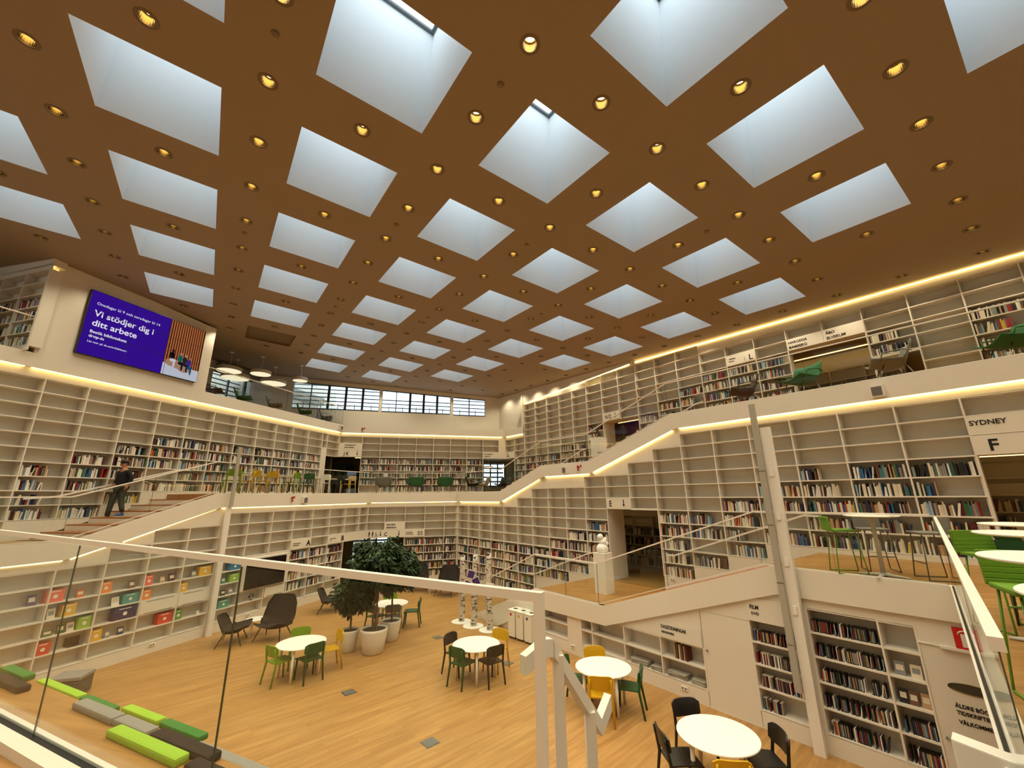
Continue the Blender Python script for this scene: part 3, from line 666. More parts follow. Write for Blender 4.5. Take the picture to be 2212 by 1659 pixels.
def winroom(name, fr, t0, t1, z0, z1, deep, a, b, wi, m):
    mb = MB(); za, zb = z0+.4, z1-.15
    fr.box(mb, t0, a, z0, z1, -deep-.1, -deep); fr.box(mb, b, t1, z0, z1, -deep-.1, -deep); fr.box(mb, a, b, z0, za, -deep-.1, -deep); fr.box(mb, a, b, zb, z1, -deep-.1, -deep)
    fr.box(mb, t0-.1, t0, z0, z1, -deep, -.34); fr.box(mb, t1, t1+.1, z0, z1, -deep, -.34); fr.box(mb, t0, t1, z1, z1+.1, -deep, -.33)
    st(mb.build(name, m)); f = MB(); n = 3
    for k in range(n+1): t = a+(b-a)*k/n; fr.box(f, t-.04, t+.04, za, zb, -deep-.08, -deep-.02)
    fr.box(f, a, b, za, za+.06, -deep-.08, -deep-.02); fr.box(f, a, b, zb-.06, zb, -deep-.08, -deep-.02)
    o = st(f.build('window_%d' % wi, M_WFR)); g = MB(); fr.box(g, a, b, za, zb, -deep-.055, -deep-.05); g.build('glass_pane', M_WGLASS, o)
    s = MB(); z = za
    while z < zb: fr.box(s, a, b, z, z+.1, -deep-.5, -deep-.4); z += .3
    tag(s.build('louvre_screen', MATS['louvre_grey']), ['', '', '', '', '', 'grey louvre slats outside the window behind the big plant', 'grey louvre slats outside the window at the far right doorway'][wi], 'louvres')
M_GRGN = mat('grey_green_paint', (124, 122, 94), .8)
winroom('wall_room_entrance', FF, -3.2, .4, G0, -1.9, 4.5, -2.6, -.6, 5, M_GRGN)
winroom('wall_room_far_right', FC, 5.0, 8.2, .165, 2.3, 3.2, 5.9, 7.4, 6, M_GRGN)
mb = MB(); FL_.box(mb, 16.2, 16.6, G0, -2.0, -3, -.34); FL_.box(mb, 16.6, 18.5, -2.0, -1.9, -3, -.34); st(mb.build('wall_entrance_side', M_GRGN))
mb = MB(); FU.box(mb, 19.4, 19.8, .165, 2.2, -2.5, -.34); FU.box(mb, 19.8, 21.5, 2.16, 2.25, -3, -.34); st(mb.build('wall_far_right_side', M_GRGN))
def corridor_lamp_fill(fr, t0, t1, z, dep, label):  # the E strip is real; strips in the other rooms are added fill
    mb = MB(); fr.box(mb, t0, t1, z, z+.02, -dep-.05, -dep); tag(mb.build('led_strip', M_LAMP_FILL), label, 'light strip', 'light strips inside the side rooms')
M_LAMP_FILL = emis('corridor_lamp_fill', (255, 206, 120), 5)
corridor_lamp_fill(FE, 10.6, 11.9, -.36, 2.2, 'bright light strip inside the doorway under the letter E'); corridor_lamp_fill(FE, -2.2, 1.0, .70, 1.9, 'added fill light strip inside the doorway under the letter F')  # F strip added to brighten its room
corridor_lamp_fill(FU, 10.4, 13.2, 3.4, 1.5, 'added fill light strip inside the doorway under the letters N O'); corridor_lamp_fill(FU, 2.2, 6.5, 4.58, 1.9, 'added fill light strip inside the wide upper opening')  # both strips added as fill, no fixture seen in these rooms
corridor_lamp_fill(FF, -2.6, -.2, -2.1, 2.4, 'added fill light strip inside the ground floor entrance behind the plant'); corridor_lamp_fill(FC, -2.2, -1.2, 2.25, 1.8, 'added fill light strip inside the shadowed corridor under J K')  # both strips added to lift the dark interiors
# bookcases inside the corridors
FEi = Fr('R', .6702, 11.952+3.55)
c2 = [(9.3+i*.95, 9.3+(i+1)*.95, [(-8, -3, 'o')]) for i in range(4)]
bookcase('corridor_bookcase', 'dim bookcase inside the doorway under the letter E', Fr('R', .6702, 11.952+3.3), c2, [(0, -.4), (20, -.4)], [(0, -2.79), (20, -2.79)], .22)
random.seed(11)
FEi = Fr('R', .6702, 11.952+3.3)
B0 = len(BOOKS)
def place_inner(nm, lst, label):
    mb = MB()
    for b in lst:
        M = Matrix.Translation(b['p']) @ Matrix.Rotation(b['rz'], 4, 'Z') @ Matrix.Rotation(b['lean'], 4, 'Y'); w_, d_, h_ = b['w']/2*.96, b['d'], b['h']
        p = [M @ Vector(q) for q in [(-w_, 0, 0), (w_, 0, 0), (w_, d_, 0), (-w_, d_, 0), (-w_, 0, h_), (w_, 0, h_), (w_, d_, h_), (-w_, d_, h_)]]
        mb.add(p, [(0, 1, 5, 4), (1, 2, 6, 5), (3, 0, 4, 7)], BK.index(b['c'])); mb.add([p[4], p[5], p[6], p[7]], [(0, 1, 2, 3)], len(BK))
    o = mb.build(nm, [BM[c] for c in BK]+[M_PAGE], recalc=False); o['kind'] = 'stuff'; tag(o, label, 'books')
for a, b, _ in c2:
    for q in (-8, -7, -6, -5): fill(FEi, a, b, q, .95)
place_inner('rows_of_books', BOOKS[B0:], 'rows of books in the dim corridor under the letter E'); B0 = len(BOOKS)
FUi = Fr('R', .637, 14.807+2.3)
c2 = [(2.6+i*.96, 2.6+(i+1)*.96, [(6, 10, 'o')]) for i in range(4)]
bookcase('corridor_bookcase', 'dim bookcase inside the wide opening under the upper city names', FUi, c2, [(0, 4.6), (20, 4.6)], [(0, 2.41), (20, 2.41)], .22)
for a, b, _ in c2:
    for q in (6, 7, 8): fill(FUi, a, b, q, .9)
place_inner('rows_of_books', BOOKS[B0:], 'rows of books inside the wide upper opening, behind the lounge chairs'); B0 = len(BOOKS)
FFi = Fr('R', .6702, 11.952+2.9)
c2 = [(-2.4+i*1.15, -2.4+(i+1)*1.15, [(-4, 1, 'o')]) for i in range(3)]
bookcase('corridor_bookcase', 'dim bookcase inside the doorway under the letter F', FFi, c2, [(-5, .74), (20, .74)], [(-5, -1.36), (20, -1.36)], .22)
for a, b, _ in c2:
    for q in (-4, -3, -2): fill(FFi, a, b, q, .9)
place_inner('rows_of_books', BOOKS[B0:], 'rows of books inside the doorway under the letter F'); B0 = len(BOOKS)
# bookcase and light of the top left corner gallery
FT = Fr('C', math.radians(90-15), 0); 
q = Vector((-13.0, 10.35, 0)); FT.off = q.dot(FT.n); tq = q.dot(FT.d)
bookcase('corner_bookcase', 'shadowed bookcase in the top left corner gallery', FT, [(tq-4+i*1.0, tq-3+i*1.0, [(10, 16, 'o')]) for i in range(4)]+[(tq, tq+.05, [])], [(-30, 6.5), (30, 6.5)], [(-30, 3.9), (30, 3.9)])
for i in range(4):
    for k in (10, 11, 12, 13): fill(FT, tq-4+i, tq-3+i, k, .9)
place_inner('rows_of_books', BOOKS[B0:], 'rows of books in the shadowed top left corner bookcase'); B0 = len(BOOKS)
led(FT, [(tq-4, 6.42), (tq, 6.42)], 'warm light strip in the top left corner gallery')
mb = MB(); FT.box(mb, tq-7, tq+.05, 6.44, 7.5, -.3, .0); FT.box(mb, tq-7, tq-4, 3.9, 6.44, -.3, 0); st(mb.build('wall_corner_top', M_WALL))

# ------------------------------------------------------------------ lettering and signs
DG = bpy.context.evaluated_depsgraph_get
def text_mesh(body, size, bold=.012, al='LEFT'):
    def f():
        cu = bpy.data.curves.new('t', 'FONT'); cu.body = body; cu.size = size; cu.extrude = .0015; cu.offset = bold*size; cu.align_x = al; cu.resolution_u = 3
        o = bpy.data.objects.new('t', cu); C.objects.link(o); bpy.context.view_layer.update()
        me = bpy.data.meshes.new_from_object(o.evaluated_get(DG())); bpy.data.objects.remove(o); bpy.data.curves.remove(cu); me.name = 'lettering'; me.materials.clear(); return me
    return f()
def put_text(body, size, parent, x, z, y=-.016, m=M_DARK, bold=.02, sx=1, name='lettering', al='LEFT'):
    me = text_mesh(body, size, bold, al); me.materials.append(m)
    o = bpy.data.objects.new(name, me); C.objects.link(o); o.parent = parent; o.location = (x, y, z); o.rotation_euler = (PI/2, 0, 0); o.scale = (sx, 1, 1); return o
def arrow(parent, x, z, h, m=M_DARK, y=-.014):
    mb = MB(); w_ = h*.13
    P = lambda a, b: (x+a, y, z+b)
    mb.box(x-w_/2, x+w_/2, y-.002, y, z+h*.25, z+h)
    mb.add([P(-h*.2, h*.35), P(0, 0), P(h*.2, h*.35), (x-h*.2, y-.002, z+h*.35), (x, y-.002, z), (x+h*.2, y-.002, z+h*.35)], [(0, 1, 2), (5, 4, 3), (0, 3, 4, 1), (1, 4, 5, 2), (2, 5, 3, 0)])
    return mb.build('arrow', m, parent)
def sign(fr, tl, z0, w_, h, label, dep=.006):
    t = thing('wall_sign', label, 'sign', fr.P(tl, z0, dep), fr.rz()); mb = MB(); mb.box(.004, w_-.004, -.01, 0, .004, h-.004); mb.build('sign_panel', M_WALL, t); return t
s = sign(FE, 9.80, -.497, 1.0, .37, 'white sign with the letter E and an arrow above the lower doorway'); put_text('E', .27, s, .13, .09, sx=.8); arrow(s, .74, .08, .24)
s = sign(FE, .76, .64, 1.0, .375, 'white sign with the large letter F above the right doorway'); put_text('F', .30, s, .19, .08)
s = sign(FE, .76, 1.018, 1.0, .375, 'white sign reading SYDNEY above the letter F'); put_text('SYDNEY', .13, s, .03, .19, bold=.02)
s = sign(FU, 12.86, 3.29, 1.0, .37, 'white sign with the letters N O and an arrow, upper right gallery'); put_text('N O', .27, s, .16, .09, sx=.7); arrow(s, .75, .08, .24)
s = sign(FC, -2.75, 2.155, 1.02, .375, 'white sign with the letters J K and an arrow on the far gallery'); put_text('J K', .27, s, .1, .09, sx=.8); arrow(s, .80, .08, .24)
s = sign(FC, -2.75, 2.534, 1.02, .375, 'white sign with two small city names above the J K sign'); put_text('STELLENBOSCH', .085, s, .1, .24, bold=.03); put_text('SANTANDER', .085, s, .1, .11, bold=.03)
s = sign(FC, 5.2, 2.155, 1.05, .375, 'white sign with two small city names at the far right doorway'); put_text('ST PETERSBURG', .075, s, .06, .24, bold=.03); put_text('TORONTO', .075, s, .06, .11, bold=.03)
s = sign(FU, 20.7, 2.155, .8, .375, 'narrow white sign with small writing beside the far corner post'); put_text('LHT', .085, s, .1, .24, bold=.03); put_text('LAMIA', .085, s, .1, .11, bold=.03)
s = sign(FU, 6.85, 4.42, 1.0, .375, 'white sign with the letter L on the upper right gallery'); put_text('L', .27, s, .78, .06); put_text('UPPSALA', .06, s, .1, .22, bold=.03); put_text('HITTA', .06, s, .1, .13, bold=.03); put_text('I', .2, s, .62, .06, bold=0, sx=.6)
s = sign(FU, 4.86, 4.43, 1.0, .375, 'white sign reading HARGEISA BAMBERG on the upper right gallery'); put_text('HARGEISA', .115, s, .05, .22, bold=.02); put_text('BAMBERG', .115, s, .05, .06, bold=.02)
s = sign(FU, 3.86, 4.43, 1.0, .375, 'white sign reading ÅBO ELVERUM on the upper right gallery'); put_text('ÅBO', .115, s, .08, .22, bold=.02); put_text('ELVERUM', .115, s, .08, .06, bold=.02)
s = sign(FL_, 13.68, -2.0, 1.03, .375, 'white sign with the letter A above the left ground floor books', .008); put_text('A', .30, s, .78, .08, bold=.03); put_text('SKÖNLITTERATUR', .045, s, .1, .2); put_text('BARNBÖCKER', .045, s, .1, .13)
s = sign(FL_, 15.68, -2.0, 1.06, .375, 'white sign with the letter B beside the ground floor opening', .008); put_text('B', .30, s, .83, .08, bold=.03); put_text('KURSLITTERATUR', .045, s, .12, .2); put_text('LÅN', .045, s, .12, .13)
s = sign(FF, -1.5, -2.0, 1.8, .375, 'white sign with restroom symbols, the letter C and arrows over the plant')
put_text('C', .25, s, .80, .09, sx=.8); arrow(s, .62, .08, .24); arrow(s, 1.52, .08, .24)
for x in (.08, .24):
    mb = MB(); mb.ball((x, -.014, .30), .028, 10, sc=(1, .1, 1)); mb.box(x-.035, x+.035, -.016, -.013, .17, .265); mb.box(x-.022, x+.022, -.016, -.013, .07, .175); mb.build('person_symbol', M_DARK, s)
mb = MB(); mb.ball((.40, -.014, .25), .022, 10, sc=(1, .1, 1)); mb.box(.385, .41, -.016, -.013, .14, .225); mb.box(.385, .46, -.016, -.013, .13, .155); mb.tube([(.41+.06*math.cos(a), -.015, .12+.05*math.sin(a)) for a in [i*PI/5 for i in range(5, 11)]], .008, 6); mb.build('wheelchair_symbol', M_DARK, s)
s = sign(FF, .30, -2.0, 1.0, .375, 'white sign with two letters D right of the letter C sign'); put_text('D D', .25, s, .66, .09, sx=.55); put_text('TIDSKRIFTER', .06, s, .05, .2); put_text('AVHANDLING', .06, s, .05, .12)
s = sign(FF, -.71, -1.625, 1.0, .375, 'white sign reading BOLOGNA above the letter C sign'); put_text('BOLOGNA', .09, s, .1, .22, bold=.04); put_text('BORDEAUX', .09, s, .1, .08, bold=.04)
s = sign(FR, 6.24, -3.14, 1.01, .345, 'white sign reading DAGSTIDNINGAR NEWSPAPERS above the newspaper shelves'); put_text('DAGSTIDNINGAR', .098, s, .06, .20, sx=.78, bold=.02); put_text('NEWSPAPERS', .062, s, .06, .10, sx=.85, bold=.02)
s = sign(FR, 4.21, -2.40, .84, .42, 'white sign reading FILM DVD above the left film shelves'); put_text('FILM', .1, s, .06, .22, sx=.85, bold=.02); put_text('DVD', .068, s, .08, .12, bold=.02)
s = thing('door_lettering', 'black lettering on the white door beside the film shelves', 'lettering', FR.P(1.50, -3.16, .0), FR.rz())
for i, tx in enumerate(['ÄLDRE BÖCKER ÄR', 'TIDSKRIFTER ISK', 'VÄLKOMMEN ACK']): put_text(tx, .067, s, .0, .19-.085*i-(.03 if i == 2 else 0), y=-.002, bold=.03, sx=.9)
t = thing('door_window', 'oval dark glazed window in the white door', 'window', FR.P(1.28, -2.71, -.002), FR.rz())
mb = MB(); n = 28
mb.v = [(.24*math.cos(2*PI*k/n), y, .055*math.sin(2*PI*k/n)) for y in (-.006, 0) for k in range(n)]; mb.f = [tuple(range(n)), tuple(range(n, 2*n))[::-1]]+[(k, (k+1) % n, n+(k+1) % n, n+k) for k in range(n)]; mb.m = [0]*len(mb.f); mb.build('pane', mat('dark_pane', (52, 56, 50), .1), t)
mb = MB(); mb.tube([(.245*math.cos(2*PI*k/n), -.006, .06*math.sin(2*PI*k/n)) for k in range(n+1)], .006, 6); mb.build('rim', M_GOLD, t)
t = thing('fire_sign', 'red square fire hose sign with white symbol above the door', 'sign', FR.P(1.33, -2.19, .01), FR.rz())
mb = MB(); mb.box(0, .28, -.012, 0, 0, .28); mb.build('sign_panel', mat('sign_red', (206, 26, 20), .5), t)
mb = MB(); mb.tube([(.05+.085*(1-math.cos(a)), -.014, .19+.05*math.sin(a)) for a in [i*PI/8 for i in range(9)]], .010, 6); mb.box(.075, .20, -.016, -.012, .03, .20); mb.tube([(.2, -.014, .2), (.245, -.014, .16), (.245, -.014, .08)], .01, 6); mb.build('hose_symbol', M_WHITE, t)
mb = MB(); FR.box(mb, .955, 1.745, -2.213, -2.195, 0, .014); FR.box(mb, 1.738, 1.750, G0, -2.2, 0, .008); st(mb.build('trim_5', M_WHITE))
# devices on parapets
def speaker_box(fr, t, z, label, s=1):
    o = thing('wall_speaker', label, 'speaker', fr.P(t, z, 0), fr.rz(), None)
    mb = MB(); mb.box(-.11*s, .11*s, -.12*s, 0, 0, .26*s); mb.build('housing', M_WHITE, o); mb = MB(); mb.box(-.09*s, .09*s, -.126*s, -.12*s, .02*s, .22*s); mb.build('grille', mat('speaker_grille', (110, 104, 96), .7, noise=.2, nscale=200), o)
speaker_box(PE, 1.92, 2.0, 'grey fronted speaker box on the upper right balcony edge'); speaker_box(PE, 11.62, .80, 'grey fronted speaker box on the middle right balcony edge'); speaker_box(PLF, 14.01, -.22, 'grey fronted speaker box on the far left balcony edge'); speaker_box(PUL, 19.1, 3.58, 'grey fronted speaker box in the far upper left corner')
def alarm(fr, t, z, label):
    o = thing('alarm_bell', label, 'alarm', fr.P(t, z, 0), fr.rz())
    M_RED = mat('alarm_red', (160, 16, 24), .4)
    mb = MB(); mb.ball((0, -.04, .05), .055, 14, sc=(1, .7, 1)); mb.build('bell', M_RED, o, smooth=True); mb = MB(); mb.ball((0, -.05, -.06), .035, 12, sc=(1, .9, 1.4)); mb.build('sounder', M_RED, o, smooth=True); mb = MB(); mb.box(.08, .15, -.01, 0, .04, .11); mb.build('small_sign', M_RED, o)
alarm(PE, 10.94, .97, 'red alarm bell on the middle right balcony edge'); alarm(PLF, 13.39, -.05, 'red alarm bell on the far left balcony edge'); alarm(PC, -1.78, 3.68, 'red alarm bell on the far upper balcony edge')

# ------------------------------------------------------------------ video wall
t = thing('video_wall', 'large video wall with purple notice and a photo of people', 'screen', PUL.P(7.33, 4.17, .0), PUL.rz())
SW, SH = 3.55, 2.02
mb = MB(); mb.box(0, SW, -.12, .0, 0, SH); mb.build('casing', M_BLACK, t)
def epl(x0, x1, z0, z1, m, name, y=-.1215):
    mb = MB(); mb.box(x0, x1, y-.001, y, z0, z1); return mb.build(name, m, t)
M_PUR = emis('screen_purple', (52, 16, 140), .9); M_SW = emis('screen_white', (236, 232, 246), .9)
pp_ = epl(.01, 2.30, .01, SH-.01, M_PUR, 'purple_panel')
yy = -.1245
for tx, x, z, sz in [('Onsdagar kl 9 och torsdagar kl 14', .18, 1.60, .125), ('Vi stödjer dig i', .18, 1.24, .27), ('ditt arbete', .18, .93, .27), ('Besök bibliotekets', .18, .70, .125), ('drop-in', .18, .56, .125), ('Läs mer på du.se/sv/bibliotek', .18, .40, .085)]:
    put_text(tx, sz, pp_, x, z, y=yy, m=M_SW, bold=.015 if sz > .2 else (.015 if 'B' in tx or 'drop' in tx else 0), sx=1.04)
epl(2.30, SW-.01, .01, .42, emis('screen_floor', (196, 200, 214), .8), 'photo_floor')
epl(2.30, SW-.01, .42, SH-.01, emis('screen_dark_wood', (70, 34, 20), .8), 'photo_wall')
mb = MB()
for i in range(15): mb.box(2.33+i*.08, 2.33+i*.08+.04, -.1232, -.1228, .42, SH-.01)
mb.build('photo_wood_slats', emis('screen_wood', (190, 112, 66), .8), t)
mb = MB()
for x, z, sx, sz in ((2.62, .48, .28, .14), (3.02, .40, .25, .17), (2.85, .45, .3, .15)): mb.ball((x, -.1225, z), 1, 14, sc=(sx, .0015, sz))
mb.build('photo_boulders', emis('screen_stone', (180, 140, 112), .7), t)
PP = [(2.55, .62, (20, 18, 20), (210, 206, 214), (30, 20, 20)), (2.83, .58, (20, 100, 96), (24, 22, 26), (180, 130, 105)), (3.00, .56, (36, 44, 40), (30, 34, 60), (180, 130, 105)), (3.15, .50, (66, 42, 140), (30, 80, 110), (150, 100, 80))]
for i, (x, z, top, leg, head) in enumerate(PP):
    for nm, c, parts in (('photo_person_top', top, [((x, -.1240, z+.12), (.085, .0012, .13))]), ('photo_person_legs', leg, [((x+.05, -.1242, z-.05), (.11, .0012, .06)), ((x+.10, -.1242, z-.18), (.035, .0012, .13))]), ('photo_person_head', head, [((x+.01, -.1243, z+.29), (.045, .0012, .055))])):
        mb = MB()
        for c_, s_ in parts: mb.ball(c_, 1, 12, sc=s_)
        mb.build(nm, emis('screen_%s_%d' % (nm, i), c, .8), t)
mb = MB()
for i in (1, 2): mb.box(SW*i/3-.006, SW*i/3+.006, -.1262, -.1256, 0, SH); mb.box(0, SW, -.1262, -.1256, SH*i/3-.006, SH*i/3+.006)
mb.build('panel_seams', M_BLACK, t)
# ground floor television
t = thing('wall_television', 'black television hung in the left bookcase beside the A books', 'television', FL_.P(11.80, -3.10, .0), FL_.rz())
mb = MB(); mb.box(-.06, 1.74, -.05, .0, -.04, 1.02); mb.build('surround', M_WALL, t, bevel=.004); mb = MB(); mb.box(0, 1.66, -.09, -.05, .0, .97); mb.build('frame', M_BLACK, t); mb = MB(); mb.box(.02, 1.64, -.092, -.09, .02, .95); mb.build('screen', mat('tv_screen', (22, 10, 8), .12), t)

# ------------------------------------------------------------------ furniture
def face(dx, dy): return math.atan2(dy, dx)-PI/2      # rotation so that local +y looks along (dx, dy)
def add_parts(root, parts):
    for nm, me, *tr in parts:
        o = inst(nm, me, root, *(tr[0] if tr else ()))
COLM = {'lime green': M_LIME, 'dark green': M_GREEN, 'yellow': M_YEL, 'black': M_BLACK, 'grey': M_GREY, 'white': M_WHITE}
def chair_parts(col):
    m = COLM[col]
    def seat():
        mb = MB(); n = 6
        for j in range(n):
            y0, y1 = -.21+.42*j/n, -.21+.42*(j+1)/n; w0, w1 = .19+.03*j/n, .19+.03*(j+1)/n
            z = lambda y: .445+.012*math.cos(y*7)-.03*max(0, y-.1)
            mb.hexa([(-w0, y0, z(y0)-.02), (w0, y0, z(y0)-.02), (w1, y1, z(y1)-.02), (-w1, y1, z(y1)-.02), (-w0, y0, z(y0)), (w0, y0, z(y0)), (w1, y1, z(y1)), (-w1, y1, z(y1))])
        return mb.mesh('seat', m, bevel=0)
    def back():
        mb = MB(); n = 8
        def P(u, v, o): # curved panel: u -1..1, v 0..1
            x = u*(.215+.01*v); y = -.235-.035*v+.045*u*u-o; return (x, y, .575+.235*v)
        for i in range(n):
            u0, u1 = -1+2*i/n, -1+2*(i+1)/n
            lo0 = .0 if abs(u0) > .99 else 0; 
            q0, q1 = (.16*u0**6, 1-.2*u0**6), (.16*u1**6, 1-.2*u1**6)
            mb.hexa([P(u0, q0[0], 0), P(u1, q1[0], 0), P(u1, q1[0], .024), P(u0, q0[0], .024), P(u0, q0[1], 0), P(u1, q1[1], 0), P(u1, q1[1], .024), P(u0, q0[1], .024)])
        return mb.mesh('backrest', m)
    def leg(sx, sy):
        def f():
            mb = MB()
            if sy > 0: mb.tube([(sx*.185, .17, .43), (sx*.20, .20, 0)], .02, 8, rs=[.023, .018])
            else: mb.tube([(sx*.205, -.285, 0), (sx*.19, -.215, .44), (sx*.185, -.245, .64), (sx*.18, -.27, .76)], .016, 8, rs=[.018, .023, .021, .016])
            return mb.mesh('leg', m, smooth=True)
        return f
    return [('seat', cached('cs'+col, seat)), ('backrest', cached('cb'+col, back))]+[('leg', cached('cl%s%d%d' % (col, sx, sy), leg(sx, sy))) for sx in (-1, 1) for sy in (1, -1)]
def chair(x, y, dx, dy, col, label, group, z=G0):
    t = thing('chair', label, 'chair', (x, y, z), face(dx, dy), group); add_parts(t, chair_parts(col)); t.scale = (1.1, 1.1, 1.04); return t
def table_parts():
    def top(): return MB().capped([(.545, .712), (.57, .718), (.572, .728), (.568, .737)], 48).mesh('tabletop', M_WHITETOP, smooth=False)
    def leg(a):
        def f():
            mb = MB(); c, s_ = math.cos(a), math.sin(a); mb.tube([(c*.47, s_*.47, 0), (c*.45, s_*.45, .713)], .022, 10, rs=[.028, .034]); return mb.mesh('leg', M_WHITE, smooth=True)
        return f
    return [('tabletop', cached('tt', top))]+[('leg', cached('tl%d' % k, leg(PI/4+k*PI/2))) for k in range(4)]
def rtable(x, y, label, rz=0):
    t = thing('round_table', label, 'table', (x, y, G0), rz, 'round white tables on the ground floor'); add_parts(t, table_parts()); return t
GT = 'chairs around the round tables'
rtable(-5.30, 11.54, 'round white table with lime, green and yellow chairs, left of the plant pots', math.radians(-39))
rtable(-4.18, 15.35, 'round white table behind the plant pots', .1)
rtable(-.94, 11.3, 'round white table with green, black and yellow chairs in the floor centre', math.radians(-38))
rtable(1.83, 9.83, 'round white table in front of the newspaper shelves', math.radians(-25))
rtable(3.0, 7.3, 'nearest round white table with black and yellow chairs', math.radians(-30))
for x, y, dx, dy, col, tx in [
    (-5.6, 11.23, .54, .84, 'lime green', 'lime green chair in front of the left round table'), (-4.98, 11.35, -.75, .66, 'dark green', 'dark green chair right front of the left round table'),
    (-5.62, 12.15, .45, -.9, 'lime green', 'lime green chair behind the left round table'), (-4.78, 11.95, -.8, -.6, 'yellow', 'yellow chair right of the left round table'),
    (-3.98, 14.95, -.25, .97, 'grey', 'grey chair at the table behind the plant pots'), (-4.4, 16.0, .2, -.98, 'lime green', 'lime green chair behind the table by the plant pots'), (-3.5, 15.5, -1, -.1, 'dark green', 'dark green chair right of the table behind the plant pots'), (-4.5, 14.95, .5, .8, 'dark green', 'dark green chair half hidden behind the large plant pot'),
    (-1.2, 10.99, .58, .81, 'dark green', 'dark green chair at the middle round table'), (-.6, 11.07, -.6, .8, 'black', 'black chair right front of the middle round table'), (-1.42, 11.62, .8, -.5, 'black', 'black chair left behind the middle round table'), (-.50, 11.8, -.5, -.85, 'yellow', 'yellow chair behind the middle round table'),
    (1.66, 9.36, .15, .99, 'yellow', 'yellow chair in front of the newspaper shelves table'), (2.27, 9.63, -.93, .36, 'dark green', 'dark green chair right of the newspaper shelves table'), (1.32, 10.02, .9, -.35, 'dark green', 'dark green chair left of the newspaper shelves table'), (1.82, 10.42, .05, -1, 'yellow', 'yellow chair behind the newspaper shelves table'),
    (2.42, 7.28, 1, .05, 'black', 'black chair left of the nearest round table'), (2.9, 7.88, .15, -1, 'black', 'black chair behind the nearest round table'), (3.6, 7.22, -1, .05, 'black', 'black chair right of the nearest round table'), (2.85, 6.75, .12, 1, 'yellow', 'yellow chair in front of the nearest round table')]:
    chair(x, y, dx, dy, col, tx, GT)
# desks and chairs along the left gallery
M_DESK = mat('desk_white', (236, 228, 214), .4)
def desk(fr, t0, t1, dep, z, label, h=.70):
    o = thing('desk', label, 'table', fr.P(t0, z, dep), fr.rz(), 'white desks on the left gallery'); L = t1-t0
    mb = MB(); mb.box(0, L, 0, .65, h-.03, h); mb.build('tabletop', M_DESK, o)
    for x in (.02, L-.06):
        for y in (.02, .59): mb = MB(); mb.box(x, x+.04, y, y+.04, 0, h-.03); mb.build('leg', M_DESK, o)
names = ['first', 'second', 'third', 'fourth', 'fifth']
for i, (a, b) in enumerate([(11.25, 11.9), (12.0, 13.05), (13.15, 13.95), (14.05, 15.6), (15.85, 17.35)]): desk(PLF, a, b, -.45, .165, '%s white desk from the left along the left gallery edge' % names[i])
for (tt, col, dx) in [(11.0, 'lime green', .4), (11.72, 'yellow', -.3), (12.5, 'yellow', .1), (13.6, 'lime green', -.3), (14.4, 'dark green', .35), (15.35, 'white', .3), (16.25, 'black', 0), (17.05, 'yellow', .1)]:
    p = PLF.P(tt, 0, -.38); d = (-PLF.out+PLF.d*dx)
    chair(p.x, p.y, d.x, d.y, col, {11.0: 'lime green chair beside the tall post on the left gallery', 11.72: 'left one of two neighbouring yellow chairs on the left gallery', 12.5: 'right one of two neighbouring yellow chairs on the left gallery', 13.6: 'lime green chair in the middle of the left gallery desks', 14.4: 'dark green chair at the left gallery desks', 15.35: 'white chair with dark seat at the gallery desks', 16.25: 'black chair before the dark corridor on the left gallery', 17.05: 'rightmost yellow chair at the end of the gallery desks'}[tt], 'chairs at the left gallery desks', .165)

# scoop lounge chairs on thin legs
def scoop_parts(col, m):
    def shell():
        mb = MB(); nu, nv = 12, 10; g = []
        for sgn in (0, 1):
            for j in range(nv+1):
                v = j/nv; row = []
                for i in range(nu+1):
                    u = -1+2*i/nu
                    if v < .45: y = .33-v/.45*.50; z = .36-.05*math.sin(v/.45*PI/2)
                    else: y = -.17-.16*(v-.45)/.55; z = .31+.42*((v-.45)/.55)**1.0
                    w_ = .33+.03*math.sin(v*PI); lift = (.10 if v < .7 else .05)*u*u
                    g.append((u*w_, y+.06*u*u*(v > .45), z+lift*(1 if v < .6 else .3)-(.014 if sgn else 0)*(v < .45), )); 
        N = (nu+1)*(nv+1)
        for k in range(N): # thickness along y for the back
            x, y, z = g[N+k]; g[N+k] = (x, y-.014, z-.006)
        f = []
        for s_ in (0, 1):
            for j in range(nv):
                for i in range(nu):
                    a = s_*N+j*(nu+1)+i; q = (a, a+1, a+nu+2, a+nu+1); f.append(q if s_ == 0 else q[::-1])
        ring = [i for i in range(nu+1)]+[(j)*(nu+1)+nu for j in range(1, nv+1)]+[nv*(nu+1)+i for i in range(nu-1, -1, -1)]+[j*(nu+1) for j in range(nv-1, 0, -1)]
        for a, b in zip(ring, ring[1:]+ring[:1]): f.append((a, N+a, N+b, b))
        mb.v = g; mb.f = f; mb.m = [0]*len(f); return mb.mesh('seat_shell', m, smooth=True)
    def leg(sx, sy):
        def f():
            mb = MB(); mb.tube([(sx*.2, sy*.14, .33), (sx*.29, sy*.27, 0)], .010, 8); return mb.mesh('leg', M_STEEL, smooth=True)
        return f
    def arm(sx):
        def f():
            mb = MB(); mb.tube([(sx*.30, .2, .36), (sx*.37, .16, .52), (sx*.37, -.12, .55), (sx*.32, -.26, .52)], .013, 8); return mb.mesh('armrest', m, smooth=True)
        return f
    return [('seat_shell', cached('sc'+col, shell))]+[('armrest', cached('sa%s%d' % (col, sx), arm(sx))) for sx in (-1, 1)]+[('leg', cached('sl%d%d' % (sx, sy), leg(sx, sy))) for sx in (-1, 1) for sy in (-1, 1)]
